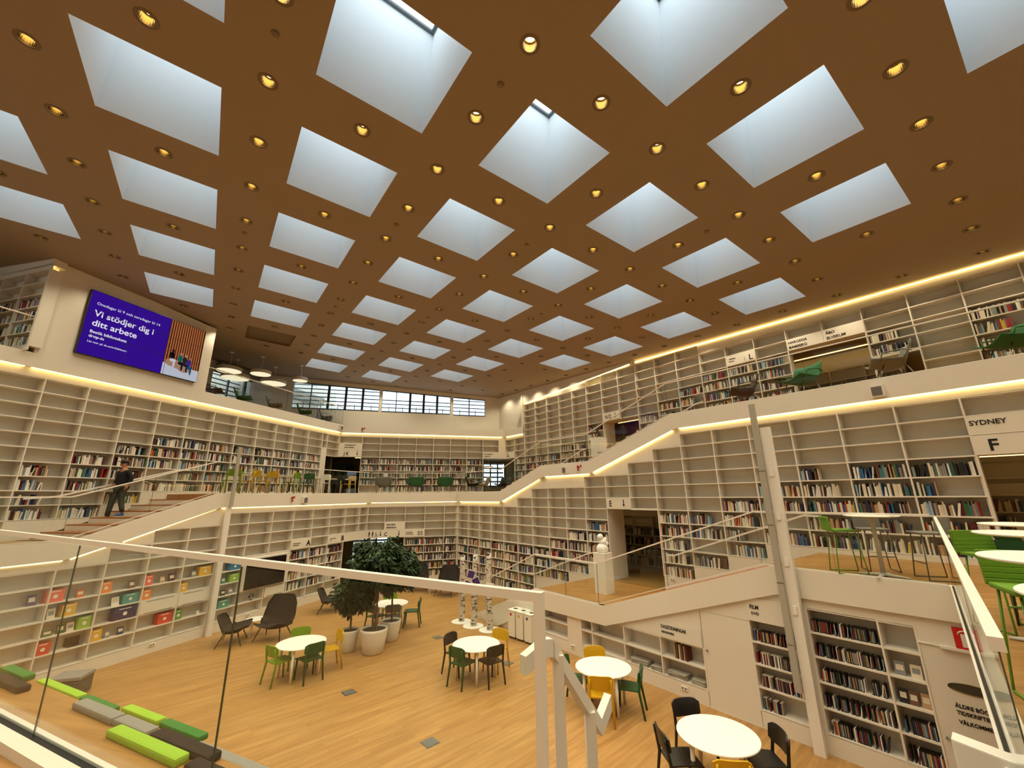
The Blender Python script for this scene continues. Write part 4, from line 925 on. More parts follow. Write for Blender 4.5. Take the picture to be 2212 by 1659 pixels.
SCM = {'green': mat('green_fabric', (40, 104, 58), .8, noise=.1, nscale=60), 'grey': mat('grey_fabric', (128, 126, 120), .85, noise=.1, nscale=60), 'black': mat('black_fabric', (28, 28, 30), .8), 'brown': mat('brown_fabric', (70, 50, 34), .8), 'pale grey': mat('pale_grey_fabric', (176, 172, 162), .85, noise=.08, nscale=60)}
def scoop(p, z, dx, dy, col, label, group, s_=1.0):
    t = thing('lounge_chair', label, 'chair', (p[0], p[1], z), face(dx, dy), group); add_parts(t, scoop_parts(col, SCM[col])); t.scale = (s_, s_, s_); return t
for x, y, col, dx, dy, tx in [(-6.88, 22.45, 'grey', -.3, 1, 'grey scoop lounge chair on the far gallery, back to the rail'), (-5.26, 22.88, 'green', -.25, 1, 'left one of two green scoop chairs on the far gallery'), (-3.76, 23.28, 'green', -.3, 1, 'right one of two green scoop chairs on the far gallery'), (-2.31, 23.6, 'black', 1, .2, 'small black lounge chair on the far gallery'), (-1.65, 23.75, 'pale grey', -1, .2, 'pale grey lounge chair near the far right doorway'), (-.6, 24.1, 'black', -.6, -.6, 'black lounge chair inside the far right doorway')]:
    scoop((x, y), .165, dx, dy, col, tx, 'lounge chairs on the far gallery', 1.15)
for x, y, col, dx, dy, tx in [(-12.5, 16.7, 'brown', .9, .3, 'dark brown lounge chair beside the video wall, upper level'), (-12.1, 18.0, 'green', .9, .4, 'green lounge chair under the pendant lamps, left one'), (-11.6, 19.6, 'grey', .9, .4, 'grey lounge chair with a dark seat under the pendant lamps'), (-11.0, 21.35, 'green', .9, .4, 'green lounge chair left of the high window wall'), (-10.55, 22.9, 'grey', .9, .4, 'grey lounge chair at the end of the upper left glass rail')]:
    scoop((x, y), 3.9, dx, dy, col, tx, 'lounge chairs on the upper left level', 1.15)
for x, y, col, dx, dy, tx in [(7.75, 10.7, 'green', -1, -.2, 'green lounge chair behind the upper right glass rail'), (8.95, 9.3, 'grey', -.8, .5, 'wide grey lounge chair behind the upper right glass rail'), (10.2, 7.9, 'green', -.9, .3, 'dark green lounge chair at the right picture edge, upper gallery'), (6.95, 12.0, 'brown', -.9, .3, 'brown lounge chair at the left end of the upper right gallery')]:
    scoop((x, y), 2.42, dx, dy, col, tx, 'lounge chairs on the upper right gallery', 1.25)
t = thing('side_table', 'small dark round side table beside the green upper lounge chair', 'table', (7.42, 11.15, 2.42)); mb = MB(); mb.capped([(.22, .58), (.24, .59), (.24, .6)], 24); mb.build('tabletop', mat('dark_wood', (58, 40, 28), .4), t); mb = MB(); mb.tube([(0, 0, .02), (0, 0, .585)], .014); mb.capped([(.15, 0), (.15, .012)], 20); mb.build('pedestal', M_STEEL, t)

# high backed mesh lounge chairs on the ground floor
M_KNIT = mat('dark_knit', (44, 36, 28), .9, noise=.25, nscale=140)
def _knit():
    nt = M_KNIT.node_tree; b = nt.nodes['Principled BSDF']; b.inputs['Alpha'].default_value = .9
_knit()
def slow_parts(hb):
    def shell():
        mb = MB(); nu, nv = 12, 14; g = []
        prof = [(.42, .36), (.30, .33), (.15, .28), (0, .24), (-.12, .24), (-.2, .30), (-.25, .40), (-.30, .52), (-.34, .64), (-.38, .76)] if hb else [(.40, .36), (.30, .34), (.15, .30), (0, .27), (-.12, .26), (-.2, .32), (-.26, .42), (-.31, .52), (-.35, .60), (-.39, .68)]
        if hb: prof += [(-.42, .88), (-.46, 1.0)]
        def pr(v):
            x = v*(len(prof)-1); i = min(int(x), len(prof)-2); f = x-i; return [prof[i][k]*(1-f)+prof[i+1][k]*f for k in (0, 1)]
        for s_ in (0, 1):
            for j in range(nv+1):
                v = j/nv; y, z = pr(v)
                w_ = .30+.10*math.sin(min(1, v*1.25)*PI*.75)-(.10*max(0, v-.85)/.15)
                for i in range(nu+1):
                    u = -1+2*i/nu; wing = u*u*(.10 if v < .5 else .12)
                    g.append((u*w_, y+(wing*.9 if v > .4 else 0)-.012*s_*(v > .4), z+(wing if v < .55 else 0)-.012*s_*(v <= .4)))
        N = (nu+1)*(nv+1); f = []
        for s_ in (0, 1):
            for j in range(nv):
                for i in range(nu):
                    a = s_*N+j*(nu+1)+i; q = (a, a+1, a+nu+2, a+nu+1); f.append(q if s_ == 0 else q[::-1])
        ring = [i for i in range(nu+1)]+[(j)*(nu+1)+nu for j in range(1, nv+1)]+[nv*(nu+1)+i for i in range(nu-1, -1, -1)]+[j*(nu+1) for j in range(nv-1, 0, -1)]
        for a, b in zip(ring, ring[1:]+ring[:1]): f.append((a, N+a, N+b, b))
        mb.v = g; mb.f = f; mb.m = [0]*len(f)
        me = mb.mesh('sling', M_KNIT, smooth=True)
        return me, [g[k] for k in ring]
    me, ring = cached('slow%d' % hb, shell)
    def frame(): mb = MB(); mb.tube(ring+ring[:1], .013, 6); return mb.mesh('frame', M_BLACK, smooth=True)
    def leg(sx, sy):
        def f():
            mb = MB(); mb.tube([(sx*.24, sy*.16+.03, .30), (sx*.33, sy*.30+.02, 0)], .014, 8, rs=[.016, .011]); return mb.mesh('leg', M_BLACK, smooth=True)
        return f
    def cush(): mb = MB(); mb.capped([(.0, .27), (.22, .275), (.24, .30), (.22, .325), (0, .33)], 20); return mb.mesh('seat_cushion', mat('dark_cushion', (40, 34, 28), .9), smooth=True)
    return [('sling', me), ('frame', cached('slf%d' % hb, frame)), ('seat_cushion', cached('slc', cush))]+[('leg', cached('sll%d%d' % (sx, sy), leg(sx, sy))) for sx in (-1, 1) for sy in (-1, 1)]
for x, y, hb, dx, dy, tx in [(-8.55, 13.95, 0, .9, .35, 'low dark mesh lounge chair at the left bookcase'), (-7.5, 14.35, 1, -.05, -1, 'high backed dark mesh lounge chair beside the small round table'), (-7.15, 17.45, 0, .9, .25, 'dark mesh lounge chair in front of the A books'), (-6.15, 17.9, 0, -.3, .9, 'dark mesh lounge chair behind the left plant pot'), (-4.5, 20.9, 1, .3, -1, 'left dark mesh chair before the far bookcase'), (-3.0, 19.9, 1, -.3, -.95, 'right dark mesh chair before the far bookcase, beside the birch trunks')]:
    t = thing('mesh_lounge_chair', tx, 'chair', (x, y, G0), face(dx, dy), 'dark mesh lounge chairs'); add_parts(t, slow_parts(hb)); t.scale = (1.28, 1.1, 1.16)
def lowtable(x, y, label, r=.32, h=.46):
    t = thing('side_table', label, 'table', (x, y, G0), 0, 'small round white side tables'); mb = MB(); mb.capped([(r-.01, h-.02), (r, h-.012), (r, h)], 32); mb.build('tabletop', M_WHITETOP, t)
    for k in range(3): a = k*2*PI/3+.4; mb = MB(); mb.tube([(r*.8*math.cos(a), r*.8*math.sin(a), 0), (r*.62*math.cos(a), r*.62*math.sin(a), h-.02)], .014, 8); mb.build('leg', M_WHITE, t)
lowtable(-8.3, 14.75, 'small round white side table between the two left lounge chairs'); lowtable(-6.6, 18.5, 'small round white side table behind the left plant'); lowtable(-3.75, 20.4, 'small round white side table before the far bookcase')

# potted braided trees
M_LEAF = mat('dark_leaves', (38, 62, 26), .5, noise=.35, nscale=3); M_LEAF2 = mat('fresh_leaves', (56, 84, 34), .5, noise=.3, nscale=3)
M_BARK = mat('braided_bark', (104, 80, 54), .8, noise=.25, nscale=30, bump=.5); M_POT = mat('white_pot', (222, 212, 196), .5); M_SOIL = mat('clay_pellets', (70, 58, 44), .95, noise=.4, nscale=80, bump=.8)
def foliage(cz, rx, rz_, n, m, off=(0, 0), seed=1, droop=.5):
    R = random.Random(seed); mb = MB()
    for _ in range(n):
        while True:
            p = Vector((R.uniform(-1, 1), R.uniform(-1, 1), R.uniform(-1, 1)))
            if .25 < p.length < 1: break
        lump = 1+.16*math.sin(p.x*7+seed)+.14*math.sin(p.y*8+p.z*6)
        c = Vector((p.x*rx*lump+off[0], p.y*rx*lump+off[1], cz+p.z*rz_*lump)); out = Vector((p.x, p.y, p.z*.3-droop)).normalized()
        a = R.uniform(0, 2*PI)
        for k in range(5):
            d = (out+Vector((R.uniform(-.9, .9), R.uniform(-.9, .9), R.uniform(-.6, .4)))).normalized(); s_ = d.cross(Vector((R.uniform(-1, 1), R.uniform(-1, 1), 1))).normalized(); L = R.uniform(.11, .20); w_ = L*.17
            up = s_.cross(d)*.01
            mb.add([c, c+d*L*.4+s_*w_+up, c+d*L, c+d*L*.4-s_*w_+up], [(0, 1, 2, 3)])
    return mb.mesh('foliage', m, recalc=False)
def tree(x, y, pr, ph, tw, cz, rx, rz_, n, off, label, seed, lean=0):
    t = thing('potted_tree', label, 'plant', (x, y, G0), 0, 'potted trees with braided trunks')
    mb = MB(); mb.capped([(pr*.68, 0), (pr*.74, .02), (pr*.9, ph*.5), (pr, ph*.9), (pr*.99, ph), (pr*.92, ph), (pr*.90, ph-.05)], 40); mb.build('pot', M_POT, t, smooth=True)
    mb = MB(); mb.capped([(0.001, ph-.07), (pr*.91, ph-.06), (pr*.91, ph-.045), (.001, ph-.03)], 24); mb.build('soil', M_SOIL, t)
    for k in range(tw):
        mb = MB(); pts = []; N = 26; H = cz-G0*0-ph+.1
        for i in range(N):
            f = i/(N-1); a = f*(9 if tw > 1 else 4)+k*2*PI/max(1, tw); rr = (.06 if tw > 1 else .02)*(1-.5*f); pts.append((rr*math.cos(a)+off[0]*f, rr*math.sin(a)+off[1]*f, ph-.06+f*(cz-ph+.1)))
        mb.tube(pts, .03, 8, rs=[.032-.012*i/N for i in range(N)]); mb.build('trunk', M_BARK, t, smooth=True)
    o = inst('foliage', foliage(cz, rx, rz_, n, M_LEAF, off, seed), t); inst('foliage', foliage(cz+.15, rx*.9, rz_*.85, n//3, M_LEAF2, off, seed+50), t)
tree(-4.73, 13.2, .265, .55, 1, 1.42, .55, .45, 800, (-.0, .1), 'smaller left potted tree with a crooked trunk in a white pot', 3)
tree(-3.98, 13.05, .37, .62, 3, 2.25, .80, .68, 1700, (-.05, .2), 'large potted tree with a braided trunk in the biggest white pot', 5)
tree(-3.80, 14.1, .30, .55, 1, 1.95, .70, .62, 1100, (.0, .0), 'third potted tree behind the biggest pot', 9)

# birch trunks on round discs
def birch_mat():
    m = bpy.data.materials.new('birch_bark'); m.use_nodes = True; nt = m.node_tree; N = nt.nodes.new; L = nt.links.new; b = nt.nodes['Principled BSDF']
    tc = N('ShaderNodeTexCoord'); mp = N('ShaderNodeMapping'); mp.inputs['Scale'].default_value = (4, 4, 9); L(tc.outputs['Object'], mp.inputs[0])
    n = N('ShaderNodeTexNoise'); n.inputs['Scale'].default_value = 1.6; n.inputs['Detail'].default_value = 5; n.inputs['Roughness'].default_value = .62; L(mp.outputs[0], n.inputs[0])
    cr = N('ShaderNodeValToRGB'); cr.color_ramp.elements[0].position = .42; cr.color_ramp.elements[0].color = (.03, .022, .018, 1); cr.color_ramp.elements[1].position = .46; cr.color_ramp.elements[1].color = (.62, .56, .47, 1)
    L(n.outputs[0], cr.inputs[0]); L(cr.outputs[0], b.inputs['Base Color']); b.inputs['Roughness'].default_value = .8; return m
M_BIRCH = birch_mat(); M_WOODEND = mat('cut_wood', (190, 150, 100), .8)
for i, (x, y, h, ln, tx) in enumerate([(-1.85, 15.92, 2.12, .02, 'left birch trunk on a white disc'), (-1.39, 15.39, 2.20, .04, 'middle birch trunk on a white disc, carrying purple cards'), (-.82, 14.95, 2.30, -.03, 'right birch trunk on a white disc')]):
    t = thing('birch_trunk', tx, 'tree trunk', (x, y, G0), 0, 'birch trunks standing on white discs')
    mb = MB(); mb.capped([(.34, 0), (.345, .006), (.34, .014)], 40); mb.build('base_disc', M_WHITETOP, t)
    mb = MB(); N = 10; mb.tube([(ln*f*1.5+.02*math.sin(f*5+i), .02*math.cos(f*4+i), .014+h*f) for f in [j/N for j in range(N+1)]], .1, 14, rs=[.105-.02*j/N for j in range(N+1)]); mb.build('trunk', M_BIRCH, t, smooth=True)
M_PURC = mat('purple_card', (70, 44, 110), .6)
for i, (dx, dz, a, tx) in enumerate([(-.05, 1.62, .3, 'upper purple card hung on the middle birch trunk'), (.12, 1.40, -.4, 'lower right purple card hung on the middle birch trunk'), (-.16, 1.30, .5, 'lower left purple card hung between the birch trunks'), (.60, 1.30, .2, 'white card hung on the right birch trunk')]):
    t = thing('hanging_card', tx, 'card', (-1.42+dx, 15.22-.02*i-(.38 if i == 3 else 0), G0+dz), 0, 'cards hung on the birch trunks'); t.rotation_euler = (0, a, .3)
    mb = MB(); mb.box(-.13, .13, -.012, 0, -.13, .13); mb.build('card_edge', M_WHITETOP, t); mb = MB(); mb.box(-.115, .115, -.0145, -.0125, -.115, .115); mb.build('card_face', M_PURC if i < 3 else M_WHITE, t)

# recycling bins
for i, (x, y, c, tx) in enumerate([(-.09, 14.12, (176, 34, 28), 'white recycling bin with a red round label, leftmost of three'), (.15, 13.87, (222, 170, 40), 'white recycling bin with a yellow round label, middle of three'), (.39, 13.60, (92, 70, 110), 'white recycling bin with a purple round label, rightmost of three')]):
    t = thing('recycling_bin', tx, 'bin', (x, y, G0), math.atan2(-.79, .62)+.08, 'white recycling bins')
    mb = MB(); mb.box(-.145, .145, -.02, .38, .05, .76); mb.build('body', M_WHITE, t, bevel=.01)
    mb = MB(); mb.box(-.13, .13, 0, .36, 0, .05); mb.build('plinth', M_BLACK, t)
    mb = MB(); mb.box(-.155, .155, -.03, .39, .76, .79); lid_ = mb.build('lid', M_WHITETOP, t, bevel=.008)
    mb = MB(); mb.capped([(.075, .791), (.075, .794)], 20, cy=.17); mb.build('opening', M_BLACK, lid_)
    mb = MB(); mb.capped([(.042, 0), (.042, .003)], 20); o = mb.build('round_label', mat('bin_label_%d' % i, c, .5), t); o.rotation_euler = (PI/2, 0, 0); o.location = (-.02, -.021, .66)
# floor boxes
for i, (x, y, tx) in enumerate([(-3.71, 10.64, 'metal floor box right of the left round table'), (-2.37, 14.27, 'metal floor box near the birch trunks'), (-1.52, 8.67, 'metal floor box in the open floor, nearest'), (-.2, 12.2, 'metal floor box behind the middle round table')]):
    t = thing('floor_box', tx, 'floor box', (x, y, G0), math.radians(43), 'metal floor boxes'); mb = MB(); mb.box(-.13, .13, -.13, .13, 0, .005); mb.build('frame', M_STEEL, t); mb = MB(); mb.box(-.11, .11, -.11, .11, .005, .008); mb.build('cover_plate', mat('plate_grey', (120, 122, 118), .4, metal=.5), t)

# ------------------------------------------------------------------ glass balustrades
M_RAIL = mat('rail_white', (236, 230, 220), .35)
def pane(root, A, B, zA0, zA1, zB0, zB1, th=.010, gap=.004):
    """A,B world points (xy) with z ranges; thin glass pane with greenish dark vertical edges"""
    o0 = Vector(root.location); A = Vector((A[0], A[1], 0)); B = Vector((B[0], B[1], 0)); d = (B-A).normalized(); nn = Vector((-d.y, d.x, 0))*th/2; A = A+d*gap; B = B-d*gap
    mb = MB(); p = [A-nn, B-nn, B+nn, A+nn]
    lo = [zA0, zB0, zB0, zA0]; hi = [zA1, zB1, zB1, zA1]
    vs = [q+Vector((0, 0, z))-o0 for q, z in zip(p, lo)]+[q+Vector((0, 0, z))-o0 for q, z in zip(p, hi)]
    mb.add(vs, [(0, 1, 5, 4), (2, 3, 7, 6)], 0); mb.add(vs, [(1, 2, 6, 5), (3, 0, 4, 7)], 1)
    mb.build('glass_pane', [M_GLASS, M_EDGE], root, recalc=False)
def railbar(root, pts, w_=.045, h=.03, name='handrail'):
    o0 = Vector(root.location); mb = MB()
    for a, b in zip(pts, pts[1:]):
        a = Vector(a); b = Vector(b); d = (b-a); d.z = 0; d.normalize(); n = Vector((-d.y, d.x, 0))*w_/2
        mb.hexa([a-n-o0, b-n-o0, b+n-o0, a+n-o0]+[q+Vector((0, 0, h))-o0 for q in (a-n, b-n, b+n, a+n)])
    return mb.build(name, M_RAIL, root)
def balustrade(fr, pts, joints, label, h=1.02, dep=-.05):
    t = thing('glass_balustrade', label, 'balustrade', fr.P(pts[0][0], pts[0][1], dep))
    ks = sorted(set([p[0] for p in pts]+joints))
    for a, b in zip(ks, ks[1:]): pane(t, fr.P(a, 0, dep), fr.P(b, 0, dep), pl(pts, a)+.01, pl(pts, a)+h, pl(pts, b)+.01, pl(pts, b)+h)
    railbar(t, [fr.P(k, pl(pts, k)+h, dep) for k in [p[0] for p in sorted(pts)]])
    mb = MB(); o0 = Vector(t.location); sp = sorted(pts)
    for (a, za), (b, zb) in zip(sp, sp[1:]):
        fr.slab(mb, a, b, za-.002, za+.014, zb-.002, zb+.014, dep+.012, dep+.035, 0); fr.slab(mb, a, b, za-.002, za+.010, zb-.002, zb+.010, dep-.02, dep+.012, 1)
    mb.v = [tuple(Vector(v)-o0) for v in mb.v]; mb.build('base_channel', [M_RAIL, M_BLACK], t); return t
balustrade(PLF, [(2, -.95), (6.6, -.95), (10.15, .17), (18.2, .17)], [4.3, 8.4, 13.0, 15.6], 'glass balustrade along the left gallery and its stairs', dep=-.06)
balustrade(PF, [(-1.5, .17), (2.95, .17)], [-.15, 1.1], 'glass balustrade in front of the far gallery lounge chairs', dep=-.06)
balustrade(PE, [(-8, 2.42), (7.05, 2.42), (10.55, 1.19), (13.1, 1.19), (15.95, .18), (19.7, .17)], [-4, -1.5, 1, 3.2, 5.4, 8.8, 11.8, 14.5, 17.8], 'glass balustrade along the upper right gallery and stairs', h=1.0, dep=-.06)
balustrade(PR, [(1.25, -1.35), (3.8, -1.35), (8.0, -2.78), (10.5, -2.78), (13.7, -4.1)], [2.6, 5.9, 9.2, 12.1], 'glass balustrade along the lower right gallery and stairs', h=.97, dep=-.06)
balustrade(PUL, [(11.35, 3.94), (19.3, 3.90)], [13.3, 15.3, 17.3], 'glass balustrade in front of the upper left lounge chairs', h=.98, dep=-.06)
balustrade(PUL, [(0, 3.9), (6.5, 3.9)], [3.2], 'glass balustrade of the top left corner gallery', h=.98, dep=-.06)
# rail running from the landing corner towards the camera
t = thing('glass_balustrade', 'glass balustrade with thick white rail beside the bar tables, lower right', 'balustrade', (K.x, K.y, -1.355))
N0 = Vector((1.30, 1.26, 0)); M0 = K+(N0-K)*.35; M1 = K+(N0-K)*.72
for a, b in ((K, M0), (M0, M1), (M1, N0)): pane(t, a, b, -1.35, -.40, -1.35, -.40, th=.004)
railbar(t, [(K.x, K.y, -.42), (N0.x, N0.y, -.42)], .032, .035)
mb = MB(); o0 = Vector(t.location)
for s_, w_, m_ in ((-.022, .016, 0), (.022, .016, 0), (0, .02, 1)):
    d = (N0-K).normalized(); nn = Vector((-d.y, d.x, 0)); a = K+nn*s_-o0; b = N0+nn*s_-o0; q = nn*w_/2; z0, z1 = -1.36, (-1.335 if m_ == 0 else -1.345)
    mb.hexa([Vector((p.x, p.y, z0)) for p in ()] or [(a.x-q.x, a.y-q.y, z0-o0.z), (b.x-q.x, b.y-q.y, z0-o0.z), (b.x+q.x, b.y+q.y, z0-o0.z), (a.x+q.x, a.y+q.y, z0-o0.z), (a.x-q.x, a.y-q.y, z1-o0.z), (b.x-q.x, b.y-q.y, z1-o0.z), (b.x+q.x, b.y+q.y, z1-o0.z), (a.x+q.x, a.y+q.y, z1-o0.z)], m_)
mb.build('base_channel', [M_RAIL, M_BLACK], t)
# front rail
U = Vector((.905, -.425, 0)); Vn = Vector((.425, .905, 0)); P0 = Vector((.10, 1.86, -.385))
def RP(s, z, c=0): q = P0-U*s+Vn*c; return Vector((q.x, q.y, z))
rt = lambda s: -.385+.0198*s
t = thing('glass_balustrade', 'nearest glass balustrade with white rail across the lower left foreground', 'balustrade', RP(0, -1.65))
o0 = Vector(t.location)
S1 = 1.92
for a, b in ((-.01, S1), (S1, 4.0), (4.0, 6.2)): pane(t, RP(a, 0), RP(b, 0), -1.66, rt(a)-.05, -1.66, rt(b)-.05, th=.009, gap=.003)
mb = MB()
def rbox(mb, s0, s1, z0a, z1a, z0b, z1b, c0, c1, mi=0): mb.hexa([RP(s0, z0a, c0)-o0, RP(s1, z0b, c0)-o0, RP(s1, z0b, c1)-o0, RP(s0, z0a, c1)-o0, RP(s0, z1a, c0)-o0, RP(s1, z1b, c0)-o0, RP(s1, z1b, c1)-o0, RP(s0, z1a, c1)-o0], mi)
rbox(mb, -.018, 6.2, rt(0)-.036, rt(0), rt(6.2)-.036, rt(6.2), -.018, .018); mb.build('handrail', M_RAIL, t)
mb = MB(); rbox(mb, -.018, .018, -1.95, rt(0)-.036, -1.95, rt(0)-.036, -.018, .018); mb.build('post', M_RAIL, t)
mb = MB(); rbox(mb, .06, 6.2, -1.78, -1.64, -1.78, -1.64, .015, .05, 0); rbox(mb, .06, 6.2, -1.78, -1.66, -1.78, -1.66, -.03, .015, 1); mb.build('base_channel', [M_RAIL, M_BLACK], t)
mb = MB(); rbox(mb, .06, 6.2, -1.98, -1.655, -1.98, -1.655, -.13, -.031, 0); mb.v = [tuple(Vector(v)+o0) for v in mb.v]; st(mb.build('wall_landing_kerb', M_WALL))
# stair handrail beside the post
t = thing('stair_handrail', 'white stepped stair handrail with two posts beside the near rail post', 'handrail', (.18, 2.2, -1.9)); o0 = Vector(t.location)
pts = [Vector(q) for q in ((.035, 2.12, -.700), (.135, 2.20, -.655), (.17, 2.22, -.66), (.43, 2.53, -1.125), (.50, 2.60, -1.045))]
mb = MB()
for a, b in zip(pts, pts[1:]):
    d = (b-a); d.z = 0; d.normalize(); n = Vector((-d.y, d.x, 0))*.022; dn = Vector((0, 0, -.075))
    mb.hexa([a-n+dn-o0, b-n+dn-o0, b+n+dn-o0, a+n+dn-o0, a-n-o0, b-n-o0, b+n-o0, a+n-o0])
mb.build('handrail', M_RAIL, t)
for (x, y, z) in ((.205, 2.26, -.74), (.375, 2.46, -1.06)): mb = MB(); mb.box(x-.025-o0.x, x+.025-o0.x, y-.03-o0.y, y+.03-o0.y, G0-o0.z, z-o0.z); mb.build('post', M_RAIL, t)
t = thing('stair_end_wall', 'white square rail end below the right glass balustrade', 'handrail', (2.49, 2.76, -2.6)); mb = MB(); o0 = Vector(t.location)
a = Vector((2.44, 2.74, 0)); d = Vector((.40, -.917, 0)); n = Vector((-.08, -.07, 0))
mb.hexa([a+n-Vector((o0.x, o0.y, -0))+Vector((0, 0, .35)), a+n+d*2.2-Vector((o0.x, o0.y, 0))+Vector((0, 0, .35)), a+d*2.2-Vector((o0.x, o0.y, 0))+Vector((0, 0, .35)), a-Vector((o0.x, o0.y, 0))+Vector((0, 0, .35)), a+n-Vector((o0.x, o0.y, 0))+Vector((0, 0, 1.3)), a+n+d*2.2-Vector((o0.x, o0.y, 0))+Vector((0, 0, 1.3)), a+d*2.2-Vector((o0.x, o0.y, 0))+Vector((0, 0, 1.3)), a-Vector((o0.x, o0.y, 0))+Vector((0, 0, 1.3))]); mb.build('rail_body', M_RAIL, t, bevel=.008)
# wall handrails
def wallrail(fr, pts, label):
    t = thing('wall_handrail', label, 'handrail', fr.P(*pts[0], .08)); o0 = Vector(t.location)
    mb = MB()
    for (a, za), (b, zb) in zip(pts, pts[1:]):
        fr.slab(mb, a, b, za, za+.045, zb, zb+.045, .05, .09)
    mb.v = [tuple(Vector(v)-o0) for v in mb.v]; mb.build('rail', M_RAIL, t)
    for a, za in pts[1:-1]: b = MB(); fr.box(b, a-.01, a+.01, za+.005, za+.03, -.0, .06); b.v = [tuple(Vector(v)-o0) for v in b.v]; b.build('bracket', M_RAIL, t)
wallrail(FUL, [(7.2, .03), (7.85, .08), (11.0, .98), (11.4, .98)], 'white wall handrail behind the walking person')
wallrail(FE, [(3.45, -.58), (3.8, -.56), (7.35, -1.80), (7.6, -1.80)], 'white wall handrail beside the stairs by the bar table')
wallrail(FE, [(10.4, -2.0), (10.7, -2.05), (13.6, -3.08), (14.1, -3.12)], 'white wall handrail beside the lowest right stairs')
wallrail(FU, [(7.9, 3.3), (8.2, 3.25), (11.0, 2.2), (11.3, 2.2)], 'white wall handrail beside the upper flight of right stairs')
wallrail(FU, [(14.0, 2.1), (14.3, 2.05), (16.6, 1.2), (16.9, 1.2)], 'white wall handrail beside the lower flight of right stairs')

# ------------------------------------------------------------------ seating steps with cushions
def TP(u, c, z): return Vector((U.x*u+Vn.x*c, U.y*u+Vn.y*c, z))
t = thing('seating_steps', 'broad wooden seating steps below the nearest glass balustrade', 'seating', TP(-6, 2.5, G0)); o0 = Vector(t.location)
zz = -1.76; c0 = 1.80
for i in range(5):
    c1_ = 2.262+.67*i; mb = MB(); q = [TP(-9.5, c0, 0), TP(-2.3, c0, 0), TP(-2.3, c1_, 0), TP(-9.5, c1_, 0)]
    mb.hexa([Vector((p.x, p.y, G0 if i == 4 else zz-.52))-o0 for p in q]+[Vector((p.x, p.y, zz))-o0 for p in q]); mb.build('step', M_FLOOR2, t); c0 = c1_; zz -= .488
CUM = {'lime green': mat('lime_cushion', (150, 190, 50), .85, noise=.06, nscale=50), 'dark green': mat('dark_green_cushion', (52, 118, 44), .85, noise=.08, nscale=50), 'black': mat('black_cushion', (34, 26, 22), .9), 'grey': mat('grey_cushion', (142, 138, 130), .9, noise=.05, nscale=50)}
def cushion(u0, u1, c, z, col, label, wd=.10):
    t = tag(MB().box(-abs(u1-u0)/2, abs(u1-u0)/2, -wd/2, wd/2, 0, .055).build('seat_cushion', CUM[col], bevel=.018), label, 'cushion', 'long cushions on the seating steps')
    t.location = TP((u0+u1)/2, c, z); t.rotation_euler = (0, 0, math.atan2(U.y, U.x)); return t
for a in [(-7.1, -6.5, 2.245, -1.76, 'dark green', 'dark green long cushion at the left picture edge'), (-6.85, -6.16, 2.115, -1.76, 'black', 'black long cushion at the left picture edge'),
          (-4.45, -3.52, 2.10, -1.76, 'lime green', 'bright lime long cushion nearest to the glass'), (-3.42, -2.55, 2.10, -1.76, 'black', 'black long cushion at the bottom picture edge'), (-5.3, -4.62, 2.20, -1.76, 'grey', 'long grey cushion behind the nearest lime one, left'), (-4.60, -4.12, 2.20, -1.76, 'grey', 'short grey cushion strip beside the nearest lime one'),
          (-4.08, -3.34, 2.21, -1.76, 'black', 'long black cushion behind the nearest lime one'), (-8.05, -6.95, 2.90, -2.248, 'lime green', 'lime cushion on the lower step, leftmost'), (-6.9, -6.2, 2.90, -2.248, 'dark green', 'dark green cushion on the lower step, left part'), (-6.15, -5.45, 2.98, -2.248+.0, 'lime green', 'lime cushion on the lower step, middle'), (-5.4, -4.72, 2.98, -2.248, 'dark green', 'dark green cushion on the lower step, middle'), (-4.65, -3.4, 2.87, -2.248, 'grey', 'long grey cushion on the lower step at the bottom edge'), (-4.2, -3.5, 2.72, -2.248, 'dark green', 'dark green cushion on the lower step at the bottom edge')]: cushion(*a)
t = thing('upholstered_stool', 'grey ribbed upholstered stool by the left bookcase foot', 'stool', (-9.95, 10.6, G0), .25); t.scale = (.85, .85, .95)
mb = MB(); mb.box(-.36, .36, -.3, .3, .38, .46); mb.build('seat', CUM['grey'], t, bevel=.02)
mb = MB()
for k in range(5): mb.box(-.34, .34, -.285, .285, .03+.07*k, .03+.07*k+.058)
mb.build('ribbed_body', mat('dark_grey_ribs', (92, 86, 76), .9), t)

